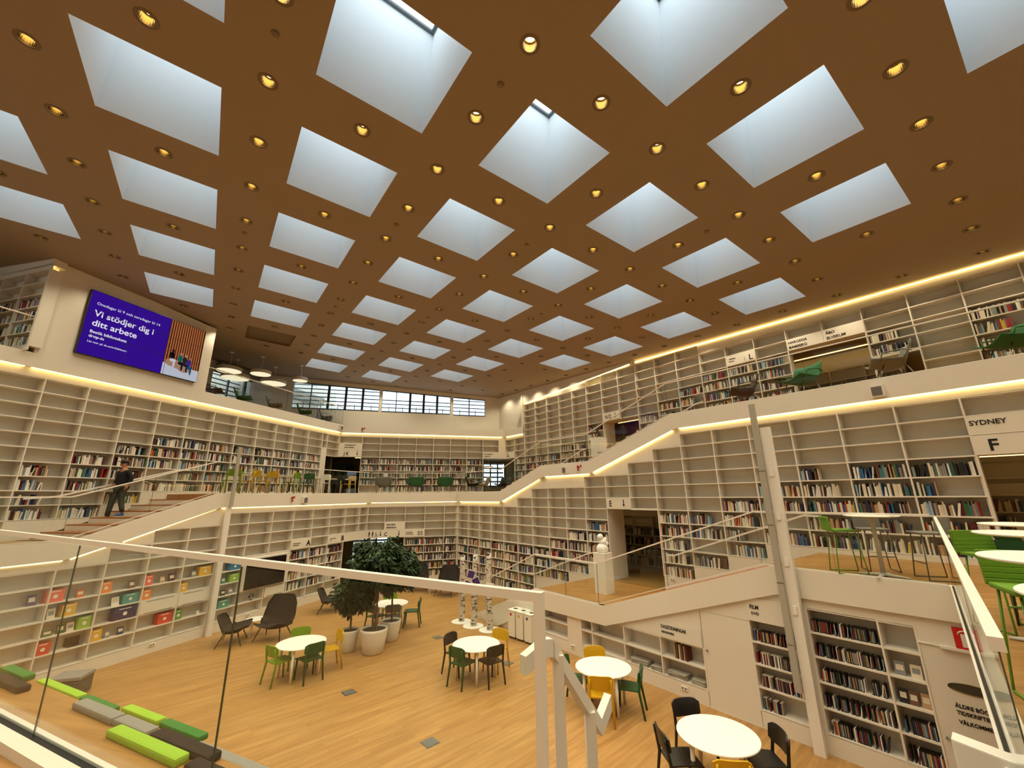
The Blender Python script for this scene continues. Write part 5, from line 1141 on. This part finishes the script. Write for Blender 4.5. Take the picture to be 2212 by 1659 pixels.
# ------------------------------------------------------------------ bar tables and stools
def bartable(x, y, label, r=.38, z=-1.36, h=.965):
    t = thing('bar_table', label, 'table', (x, y, z), .3, 'round white bar tables')
    mb = MB(); mb.capped([(r-.03, h-.022), (r, h-.012), (r, h-.004), (r-.006, h)], 44); mb.build('tabletop', M_WHITETOP, t)
    mb = MB(); mb.tube([(0, 0, .03), (0, 0, h-.15), (0, 0, h-.02)], .03, 14, rs=[.035, .03, .07]); mb.build('column', mat('white_column', (204, 198, 186), .4), t, smooth=True)
    mb = MB()
    for k in range(4): a = k*PI/2+.3; mb.tube([(0, 0, .035), (.33*math.cos(a), .33*math.sin(a), .012)], .02, 8, rs=[.03, .014])
    mb.build('foot', MATS['white_column'], t, smooth=True)
def stool_parts(col, m, fm):
    def seat():
        mb = MB(); mb.box(-.20, .20, -.17, .20, .68, .715); return mb.mesh('seat', m, bevel=.012)
    def back():
        mb = MB()
        mb.box(-.195, .195, -.235, -.205, .69, .93)
        for k in range(6): mb.box(-.20, .20, -.215-.006*k, -.185-.006*k, .70+.038*k, .735+.038*k)
        return mb.mesh('backrest', m, bevel=.004)
    def leg(sx, sy):
        def f(): mb = MB(); mb.tube([(sx*.16, sy*.15, .68), (sx*.21, sy*.21, .01)], .009, 8); return mb.mesh('leg', fm, smooth=True)
        return f
    def runner(sx):
        def f(): mb = MB(); mb.tube([(sx*.21, -.21, .01), (sx*.21, .21, .01)], .009, 8); return mb.mesh('runner', fm, smooth=True)
        return f
    def fr_(): mb = MB(); mb.tube([(-.195, .19, .25), (.195, .19, .25)], .009, 8); return mb.mesh('footrest', fm, smooth=True)
    return [('seat', cached('ss'+col, seat)), ('backrest', cached('sb'+col, back)), ('footrest', cached('sf'+col, fr_))]+[('leg', cached('sg%s%d%d' % (col, sx, sy), leg(sx, sy))) for sx in (-1, 1) for sy in (-1, 1)]+[('runner', cached('sr%s%d' % (col, sx), runner(sx))) for sx in (-1, 1)]
STM = {'green': (mat('apple_green_fabric', (104, 146, 30), .8, noise=.08, nscale=60), mat('apple_green_steel', (104, 150, 34), .4)), 'dark green': (mat('bottle_green_fabric', (24, 66, 30), .8), mat('bottle_green_steel', (24, 60, 28), .4)), 'grey': (mat('grey_stool_fabric', (124, 118, 108), .85), mat('brown_steel', (96, 84, 66), .4)), 'black': (MATS['black_fabric'], M_BLACK)}
def stool(x, y, dx, dy, col, label, s_=1):
    t = thing('bar_stool', label, 'stool', (x, y, -1.36), face(dx, dy), 'bar stools at the bar tables'); add_parts(t, stool_parts(col, *STM[col])); t.scale = (1, 1, s_)
bartable(6.10, 7.40, 'round white bar table behind the glass beside the white pole'); bartable(6.08, 5.2, 'farthest round white bar table right of the thick rail'); bartable(4.85, 4.12, 'second round white bar table right of the thick rail'); bartable(3.27, 2.62, 'third round white bar table right of the thick rail'); bartable(2.32, 1.66, 'nearest round white bar table at the right picture edge', r=.33)
stool(5.82, 7.78, 1, -.35, 'green', 'green bar stool left of the far bar table'); stool(6.52, 7.95, -.4, -1, 'grey', 'grey bar stool behind the far bar table'); stool(6.72, 7.12, -1, .35, 'grey', 'grey bar stool right of the far bar table')
stool(5.5, 4.75, .7, .6, 'dark green', 'dark green bar stool at the farthest table right of the rail'); stool(5.05, 4.65, -.1, -1, 'green', 'green bar stool behind the second table right of the rail'); stool(4.3, 3.55, .5, .8, 'green', 'green bar stool in front of the second table right of the rail'); stool(3.55, 3.05, -.5, -.9, 'green', 'green bar stool behind the third table right of the rail'); stool(2.78, 2.12, .5, .8, 'black', 'black bar stool at the right picture edge')

# ------------------------------------------------------------------ posts, pedestals, sculpture
t = thing('tall_post', 'tall white post rising in front of the film shelves', 'post', FR.P(3.28, G0, .1), FR.rz())
mb = MB(); mb.box(-.085, .085, -.10, .0, 0, 5.45); mb.build('post_body', M_RAIL, t)
mb = MB(); mb.box(-.20, -.09, -.17, -.10, .87, 5.94); mb.build('grey_channel', mat('channel_grey', (172, 166, 152), .5), t, bevel=.01)
mb = MB()
for z in (1.6, 2.6, 3.6, 4.6): mb.box(-.205, -.085, -.175, -.165, z, z+.012)
mb.build('channel_band', M_STEEL, t)
for z in (2.1, 2.9, 3.7, 4.5): mb = MB(); mb.box(-.03, .03, -.125, -.1, z, z+.14); mb.build('socket_box', M_WHITE, t)
t = thing('tall_post', 'tall white post on the left ground floor bookcase', 'post', FL_.P(10.73, G0, .12), FL_.rz())
mb = MB(); mb.box(-.085, .085, -.05, .04, 0, 4.0); mb.build('post_body', M_RAIL, t); mb = MB(); mb.box(-.05, .05, -.13, -.06, 4.0-.05, 5.95); mb.build('grey_channel', MATS['channel_grey'], t, bevel=.01)
t = thing('pedestal', 'white square pedestal under the white sculpture', 'pedestal', (2.66, 13.28, -2.79), .75); mb = MB(); mb.box(-.2, .2, -.2, .2, 0, 1.08); mb.build('body', M_WHITE, t); mb = MB(); mb.box(-.205, .205, -.205, .205, 1.08, 1.10); mb.build('top_plate', M_WHITETOP, t)
mb = MB(); mb.capped([(.13, 0), (.17, .04), (.175, .12), (.15, .2), (.08, .25)], 20); 
sc_ = mb; sc_.ball((.03, 0, .30), .12, 16, sc=(1, .9, .75)); sc_.ball((.10, .02, .36), .07, 12); sc_.ball((-.04, 0, .44), .095, 16); sc_.ball((.12, 0, .25), .08, 12)
o = sc_.build('sculpture', mat('plaster_white', (240, 238, 232), .7, bump=.3, noise=.02, nscale=20), recalc=False, smooth=True); o.location = (2.66, 13.28, -1.69); tag(o, 'rounded white plaster sculpture on the square pedestal', 'sculpture')
t = thing('pedestal', 'white pedestal on the upper right stair landing', 'pedestal', (3.35, 16.1, 1.19), .7); mb = MB(); mb.box(-.22, .22, -.22, .22, 0, .92); mb.build('body', M_WHITE, t); mb = MB(); mb.box(-.225, .225, -.225, .225, .92, .94); mb.build('top_plate', M_WHITETOP, t)
mb = MB(); mb.tube([(0, 0, 0), (.04, 0, .15), (-.03, .02, .3), (.05, 0, .45), (.02, 0, .58)], .05, 10, rs=[.09, .06, .05, .055, .03]); o = mb.build('dark_sculpture', mat('bronze', (64, 52, 34), .5, metal=.4), smooth=True); o.location = (3.35, 16.1, 2.13); tag(o, 'slender dark sculpture on the upper landing pedestal', 'sculpture')

# ------------------------------------------------------------------ pendants, plants in the dark corridor, small fittings
M_PEND = emis('pendant_glow', (255, 240, 200), 1.0)
for x, y, r, z, tx in [(-13.2, 18.36, .52, 5.75, 'leftmost round pendant lamp, upper recess'), (-13.7, 19.58, .62, 5.75, 'wide round pendant lamp behind the leftmost one'), (-12.07, 18.95, .45, 5.75, 'second round pendant lamp from the left, upper recess'), (-12.41, 20.65, .60, 5.75, 'large round pendant lamp in the upper recess middle'), (-10.8, 20.2, .35, 5.75, 'rightmost round pendant lamp before the high windows')]:
    zc = (CO.dot(CN)-CN.x*x-CN.y*y)/CN.z
    t = thing('pendant_lamp', tx, 'lamp', (x, y, z), 0, 'round pendant lamps in the upper left recess')
    mb = MB(); mb.capped([(r, 0), (r, .14), (r*.96, .16)], 36); mb.build('shade', mat('pendant_white', (214, 204, 184), .6), t); mb = MB(); mb.capped([(r*.96, -.006), (r*.96, -.001)], 36); mb.build('diffuser', M_PEND, t)
    mb = MB(); mb.tube([(0, 0, .15), (.03, 0, (zc-z)*.6), (0, 0, zc-z)], .008, 6); mb.build('cord', M_WHITE, t); mb = MB(); mb.capped([(.09, zc-z-.02), (.09, zc-z)], 20); mb.build('ceiling_rose', M_WHITE, t)
t = thing('pendant_lamp', 'small round pendant lamp in the far right doorway', 'lamp', (-1.5, 25.6, 1.65)); mb = MB(); mb.capped([(.3, 0), (.28, .07), (.1, .1)], 30); mb.build('shade', MATS['pendant_white'], t); mb = MB(); mb.capped([(.28, -.005), (.28, -.001)], 30); mb.build('diffuser', M_PEND, t); mb = MB(); mb.tube([(0, 0, .1), (0, 0, .6)], .006, 6); mb.build('cord', M_WHITE, t)
for i, (tt, dp, h) in enumerate([(-2.75, -1.0, 1.0), (-2.3, -1.6, 1.3), (-1.9, -.9, .8)]):
    p = FC.P(tt, .165, dp); t = thing('potted_plant', '%s dark leafy plant in the shadowed corridor under J K' % ['left', 'tallest', 'right'][i], 'plant', p, 0, 'plants in the shadowed corridor')
    mb = MB(); mb.capped([(.12, 0), (.17, .3), (.15, .3), (.14, .26)], 16); mb.build('pot', M_BLACK, t); inst('foliage', foliage(h, .4, .45, 90, M_LEAF, seed=20+i, droop=-.3), t)
def socket(fr, t_, z, label):
    o = thing('wall_socket', label, 'socket', fr.P(t_, z, 0), fr.rz(), 'double wall sockets'); mb = MB(); mb.box(-.075, .075, -.02, 0, 0, .08); o = mb.build('plate', M_WHITE, o, bevel=.004)
    for x in (-.035, .035): mb = MB(); mb.capped([(.022, 0), (.022, .002)], 14); q = mb.build('outlet', MATS['speaker_grille'], o); q.rotation_euler = (PI/2, 0, 0); q.location = (x, -.0205, .04)
socket(FL_, 9.17, -4.03, 'wall socket below the left bookcase boxes'); socket(FL_, 12.14, -4.0, 'wall socket below the television'); socket(FR, 5.75, -4.06, 'wall socket below the newspaper shelves'); socket(FR, 9.0, -4.05, 'wall socket left of the newspaper shelves'); socket(FE, 7.5, -2.5, 'wall socket beside the doorway under the letter E')
# ------------------------------------------------------------------ things on the left ground floor shelves
BXC = {'coral': (232, 108, 84), 'orange': (236, 140, 62), 'yellow': (226, 178, 52), 'lime': (142, 186, 74), 'green': (92, 150, 62), 'teal': (84, 150, 138), 'blue': (52, 120, 164), 'purple': (52, 40, 88), 'red': (214, 70, 50)}
def dbox(t0, t1, k, h, col, label):
    z = Z(k)+.0145; o = thing('display_box', label, 'box', FL_.P(t0, z, -.04), FL_.rz(), 'coloured display boxes on the left bookcase'); w_ = t1-t0
    mb = MB(); mb.box(0, w_, 0, .2, 0, h); o = mb.build('box_body', mat('box_'+col, BXC[col], .6), o, bevel=.004)
    mb = MB()
    if h > .2: 
        R = random.Random(label); cx = w_*.5
        mb.capped([(h*.16, 0), (h*.16, .001)], 16); q = mb.build('printed_symbol', MATS['cover_white'], o); q.rotation_euler = (PI/2, 0, 0); q.location = (cx, -.001, h*.45)
        mb = MB(); mb.box(w_*.2, w_*.75, -.001, 0, h*.82, h*.89); mb.build('printed_line', MATS['cover_white'], o)
for a in [(6.62, 6.95, -7, .28, 'coral', 'coral display box with white print, left upper shelf'), (7.66, 7.92, -7, .27, 'orange', 'orange display box with heart symbol, upper shelf'), (8.70, 8.90, -7, .26, 'coral', 'coral display box in the third bay, upper shelf'), (10.22, 10.60, -7, .27, 'yellow', 'yellow display box beside the tall left post'),
          (6.98, 7.25, -8, .27, 'yellow', 'yellow display box on the second shelf, left'), (8.24, 8.60, -8, .25, 'teal', 'teal display box with a shield symbol'), (8.70, 8.92, -8, .26, 'orange', 'orange display box above the drawers'), (9.70, 9.92, -8, .26, 'yellow', 'small yellow display box above the drawers'),
          (7.36, 7.62, -9, .28, 'lime', 'lime display box with white print'), (8.10, 8.62, -9, .31, 'purple', 'large dark purple display box'), (9.24, 9.60, -10, .28, 'red', 'red display box below the drawers'), (9.70, 9.90, -10, .27, 'green', 'green display box below the drawers'), (6.66, 6.93, -10, .26, 'red', 'red display box on the low left shelf'), (7.70, 7.92, -10, .27, 'yellow', 'yellow display box on the low shelf'),
          (11.25, 11.63, -7, .25, 'blue', 'blue display box left of the television'), (11.30, 11.64, -8, .25, 'lime', 'lime display box left of the television'), (11.02, 11.42, -10, .24, 'teal', 'teal display box below the television')]: dbox(*a)
def dbook(fr, t0, k, w_, h, col, label, group='books displayed face out'):
    o = thing('displayed_book', label, 'book', fr.P(t0, Z(k)+.016, -.08), fr.rz(), group); o.rotation_euler = (.0, 0, fr.rz())
    mb = MB(); M = Matrix.Rotation(-.22, 4, 'X'); mb.box(0, w_, 0, .022, 0, h, M=M); o = mb.build('cover', BM[col], o); mb = MB(); mb.box(w_*.15, w_*.85, -.002, 0, h*.35, h*.75, M=M); mb.build('cover_print', BM['cream' if col != 'cream' else 'grey'], o)
for a in [(7.22, -7, .15, .18, 'orange', 'small orange book displayed on the upper left shelf'), (8.34, -7, .15, .2, 'brown', 'dark book displayed beside the orange box'), (9.12, -7, .14, .18, 'tan', 'tan book displayed in the third bay'), (9.36, -7, .17, .21, 'maroon', 'dark red book displayed in the third bay'), (10.02, -7, .15, .19, 'grey', 'grey book displayed beside the yellow box'),
          (6.74, -8, .15, .23, 'cream', 'cream book displayed on the second shelf, left'), (8.02, -8, .17, .22, 'white', 'white book displayed beside the teal box'), (7.0, -9, .14, .2, 'green', 'green book displayed beside the lime box, left'), (7.18, -9, .14, .2, 'cream', 'cream book displayed beside the lime box'), (6.74, -9, .18, .14, 'green', 'low green book on the left shelf'),
          (8.02, -10, .11, .17, 'grey', 'small grey book on the low shelf'), (8.30, -10, .14, .19, 'dark blue', 'dark blue book on the low shelf'), (10.88, -8, .12, .18, 'green', 'small green book left of the television'), (11.05, -8, .15, .2, 'teal', 'teal book left of the television'), (11.1, -9, .16, .17, 'black', 'dark picture book under the lime box'), (11.36, -9, .17, .18, 'grey', 'grey picture book under the lime box'), (10.9, -10, .12, .16, 'white', 'white card beside the teal box'), (10.38, -10, .09, .10, 'white', 'small white card on the shelf by the tall post'), (6.32, -7, .16, .24, 'purple', 'purple book displayed at the far left')]: dbook(FL_, *a)
for i, (t0, k, w_, h, col, tx) in enumerate([(2.12, -8, .13, .19, 'grey', 'grey film case displayed face out, upper left'), (1.93, -8, .13, .18, 'cream', 'pale film case displayed face out, upper right'), (2.14, -9, .11, .19, 'black', 'black film case displayed face out, lower left'), (2.02, -9, .11, .18, 'brown', 'brown film case displayed face out, lower middle'), (1.88, -9, .11, .19, 'tan', 'tan film case displayed face out, lower right')]): dbook(FR, t0, k, w_, h, col, tx, 'film cases displayed face out')
for (a, b, z0, z1, n_, tx) in [(8.67, 9.66, -3.13, -2.79, 1, 'white drawer front with black slots, left of two'), (9.68, 10.52, -3.13, -2.79, 1, 'white drawer front with black slots, right of two'), (12.71, 13.62, -3.51, -3.17, 1, 'white drawer front below the television')]:
    o = thing('drawer_unit', tx, 'drawer', FL_.P(a, z0, .003), FL_.rz()); mb = MB(); mb.box(.01, b-a-.01, -.012, .25 if b > 12 else .0, 0, z1-z0); o = mb.build('drawer_front', M_WALL, o)
    for zq in (.012, z1-z0-.02): mb = MB(); mb.box(.12, b-a-.12, -.0135, -.012, zq, zq+.012); mb.build('slot', M_BLACK, o)
t = thing('headphones', 'black headphones on a stand below the television', 'headphones', FL_.P(12.3, Z(-10)+.0145, -.12), FL_.rz()); mb = MB(); mb.capped([(.06, 0), (.06, .008)], 16); mb.tube([(0, 0, .008), (0, 0, .2)], .008); mb.build('stand', M_BLACK, t)
mb = MB(); mb.tube([(.075*math.cos(a), 0, .13+.085*math.sin(a)) for a in [i*PI/10 for i in range(11)]], .01, 6); mb.build('headband', M_BLACK, t, smooth=True)
for sx in (-1, 1): mb = MB(); mb.ball((sx*.078, 0, .12), .035, 10, sc=(.6, 1, 1.2)); mb.build('ear_cup', M_BLACK, t, smooth=True)
t = thing('laptop', 'open laptop on the left low shelf', 'laptop', FL_.P(7.28, Z(-10)+.0145, -.05), FL_.rz()); mb = MB(); mb.box(0, .3, 0, .2, 0, .012); mb.build('base', M_STEEL, t); mb = MB(); mb.box(0, .3, .2, .21, .012, .2); mb.build('screen', MATS['tv_screen'], t)
# newspapers
M_NEWS = mat('newsprint', (176, 170, 158), .9, noise=.35, nscale=40)
for i, (a, b, k, n_, tx) in enumerate([(6.66, 7.14, -11, 9, 'thick pile of newspapers, leftmost'), (6.29, 6.58, -11, 7, 'second newspaper pile from the left'), (5.7, 6.16, -11, 9, 'third newspaper pile from the left'), (5.28, 5.6, -11, 8, 'rightmost newspaper pile')]):
    t = thing('newspaper_pile', tx+' on the low shelf', 'newspapers', FR.P((a+b)/2, Z(k)+.0145, -.15), FR.rz(), 'newspaper piles on the low shelf'); R = random.Random(i)
    for j in range(n_): mb = MB(); mb.box(-(b-a)/2+.01, (b-a)/2-.01, -.12, .12, .012*j, .012*j+.010); q = mb.build('newspaper', M_NEWS, t); q.rotation_euler = (0, 0, R.uniform(-.12, .12)); q.location = (R.uniform(-.01, .01), R.uniform(-.01, .01), 0)
for i, c in enumerate(['tan', 'brown', 'cream', 'brown', 'tan', 'maroon']):
    o = tag(MB().box(-.012, .012, 0, .2, 0, .29).build('magazine', BM[c]), '%s magazine standing under the DAGSTIDNINGAR sign, %s from the left' % (c, ORD[i+1]), 'magazine', 'magazines standing under the newspaper sign'); o.location = FR.P(5.93-.055*i, Z(-10)+.0145, -.05); o.rotation_euler = (0, 0, FR.rz())

# ------------------------------------------------------------------ the person walking down the left stairs
def skinned(pts, edges, name, m, parent, sub=1, root=0):
    me = bpy.data.meshes.new(name+'_skeleton'); me.from_pydata([p[:3] for p in pts], edges, []); o = bpy.data.objects.new(name, me); C.objects.link(o)
    md = o.modifiers.new('Skin', 'SKIN'); md.use_smooth_shade = True
    if not me.skin_vertices: me.skin_vertices_add() if hasattr(me, 'skin_vertices_add') else None
    sv = me.skin_vertices[0].data
    for i, p in enumerate(pts): r = p[3]; sv[i].radius = (r, r) if not isinstance(r, tuple) else r; sv[i].use_root = (i == root)
    s_ = o.modifiers.new('Sub', 'SUBSURF'); s_.levels = sub; s_.render_levels = sub
    bpy.context.view_layer.update(); nm = bpy.data.meshes.new_from_object(o.evaluated_get(DG())); nm.materials.clear(); nm.materials.append(m); nm.name = name
    bpy.data.objects.remove(o); bpy.data.meshes.remove(me); nm.polygons.foreach_set('use_smooth', [True]*len(nm.polygons)); q = bpy.data.objects.new(name, nm); C.objects.link(q); q.parent = parent; return q
M_SKIN = mat('skin', (176, 122, 92), .6); M_JACK = mat('black_jacket', (20, 18, 26), .85, noise=.2, nscale=30); M_TROU = mat('dark_trousers', (42, 46, 38), .85, noise=.15, nscale=30)
pd = -FUL.d
per = thing('person', 'person in black jacket and cap walking down the left stairs', 'person', (-12.05, 13.04, -.492), face(pd.x, pd.y)); per.scale = (.96, .96, .96)
ch = [(-.03, .03)]
# +y forward; left foot forward on the next lower tread
body = [(0, 0, .93, .12), (0, .01, 1.10, .12), (0, .02, 1.28, .14), (0, .03, 1.42, .09), (0, .045, 1.50, .052), (0, .07, 1.60, .085), (0, .075, 1.68, .085),
        (-.17, .02, 1.40, .06), (-.24, -.08, 1.17, .045), (-.21, -.02, .95, .033), (.17, .02, 1.40, .06), (.23, .02, 1.16, .045), (.20, .14, .98, .033),
        (-.09, 0, .88, .09), (-.10, -.0, .50, .058), (-.10, -.10, .10, .04), (.09, .02, .88, .09), (.10, .13, .50, .058), (.10, .17, -.04, .04)]
skinned(body, [(0, 1), (1, 2), (2, 3), (3, 4), (4, 5), (5, 6), (3, 7), (7, 8), (8, 9), (3, 10), (10, 11), (11, 12), (0, 13), (13, 14), (14, 15), (0, 16), (16, 17), (17, 18)], 'body', M_SKIN, per, 1)
skinned([(0, 0, .86, .15), (0, .01, 1.05, .175), (0, .015, 1.25, .185), (0, .02, 1.38, .135), (0, .03, 1.47, .075), (-.18, .02, 1.39, .075), (-.25, -.08, 1.17, .065), (-.215, -.025, .98, .05), (.18, .02, 1.39, .075), (.24, .02, 1.16, .065), (.205, .12, 1.0, .05)], [(0, 1), (1, 2), (2, 3), (3, 4), (3, 5), (5, 6), (6, 7), (3, 8), (8, 9), (9, 10)], 'jacket', M_JACK, per, 1)
skinned([(0, 0, .92, .13), (-.09, 0, .84, .11), (-.10, 0, .50, .085), (-.10, -.10, .13, .068), (.09, .02, .84, .115), (.10, .12, .50, .085), (.10, .17, .0, .068)], [(0, 1), (1, 2), (2, 3), (0, 4), (4, 5), (5, 6)], 'trousers', M_TROU, per, 1)
M_SHOE = mat('blue_shoes', (40, 84, 140), .6)
for x, y, z in ((-.10, -.05, .0), (.10, .24, -.164)):
    mb = MB(); mb.ball((x, y, z+.045), .05, 12, sc=(.9, 2.6, .9)); mb.ball((x, y-.06, z+.075), .05, 10, sc=(.85, 1.1, 1)); mb.build('shoe', M_SHOE, per, smooth=True)
    mb = MB(); mb.box(x-.042, x+.042, y-.12, y+.125, z, z+.018); mb.build('shoe_sole', M_WHITE, per)
mb = MB(); mb.ball((0, .072, 1.70), .105, 16, sc=(.92, 1.05, .78)); mb.ball((0, .02, 1.66), .09, 12, sc=(1, .8, 1)); mb.box(-.07, .07, .14, .235, 1.70, 1.712); mb.build('cap', M_BLACK, per, smooth=True)
mb = MB(); mb.ball((0, .165, 1.615), .018, 8, sc=(.8, 1.3, 1.2)); mb.ball((-.088, .06, 1.62), .02, 8, sc=(.5, 1, 1.4)); mb.ball((.088, .06, 1.62), .02, 8, sc=(.5, 1, 1.4)); mb.build('nose_and_ears', M_SKIN, per, smooth=True)
mb = MB(); mb.ball((-.035, .148, 1.64), .011, 8); mb.ball((.035, .148, 1.64), .011, 8); mb.build('eyes', M_BLACK, per, smooth=True)
mb = MB(); mb.box(-.025, .025, .152, .158, 1.572, 1.58); mb.build('mouth', mat('lips', (130, 70, 62), .6), per)
for sx, hx, hy, hz, fd in ((-1, -.205, 0.0, .93, Vector((.05, .25, -1))), (1, .195, .165, .955, Vector((-.05, .5, -.8)))):
    fd = fd.normalized(); mb = MB(); c_ = Vector((hx, hy, hz)); side = Vector((0, 1, 0)).cross(fd).normalized() if abs(fd.y) < .9 else Vector((1, 0, 0)); fw = fd.cross(Vector((1, 0, 0))).normalized()
    mb.tube([c_-fd*.03, c_+fd*.02, c_+fd*.07], .03, 10, rs=[.024, .034, .030])
    for k, L in enumerate((.062, .07, .066, .052)):
        b = c_+fd*.065+fw*(.026-.017*k); mb.tube([b, b+fd*L*.5, b+fd*L*.85-Vector((sx*.018, 0, 0))], .008, 6, rs=[.009, .0085, .007])
    b = c_+fd*.01+fw*.03; mb.tube([b, b+fw*.022+fd*.025, b+fw*.026+fd*.05], .009, 6, rs=[.011, .010, .008]); mb.build('hand', M_SKIN, per, smooth=True)
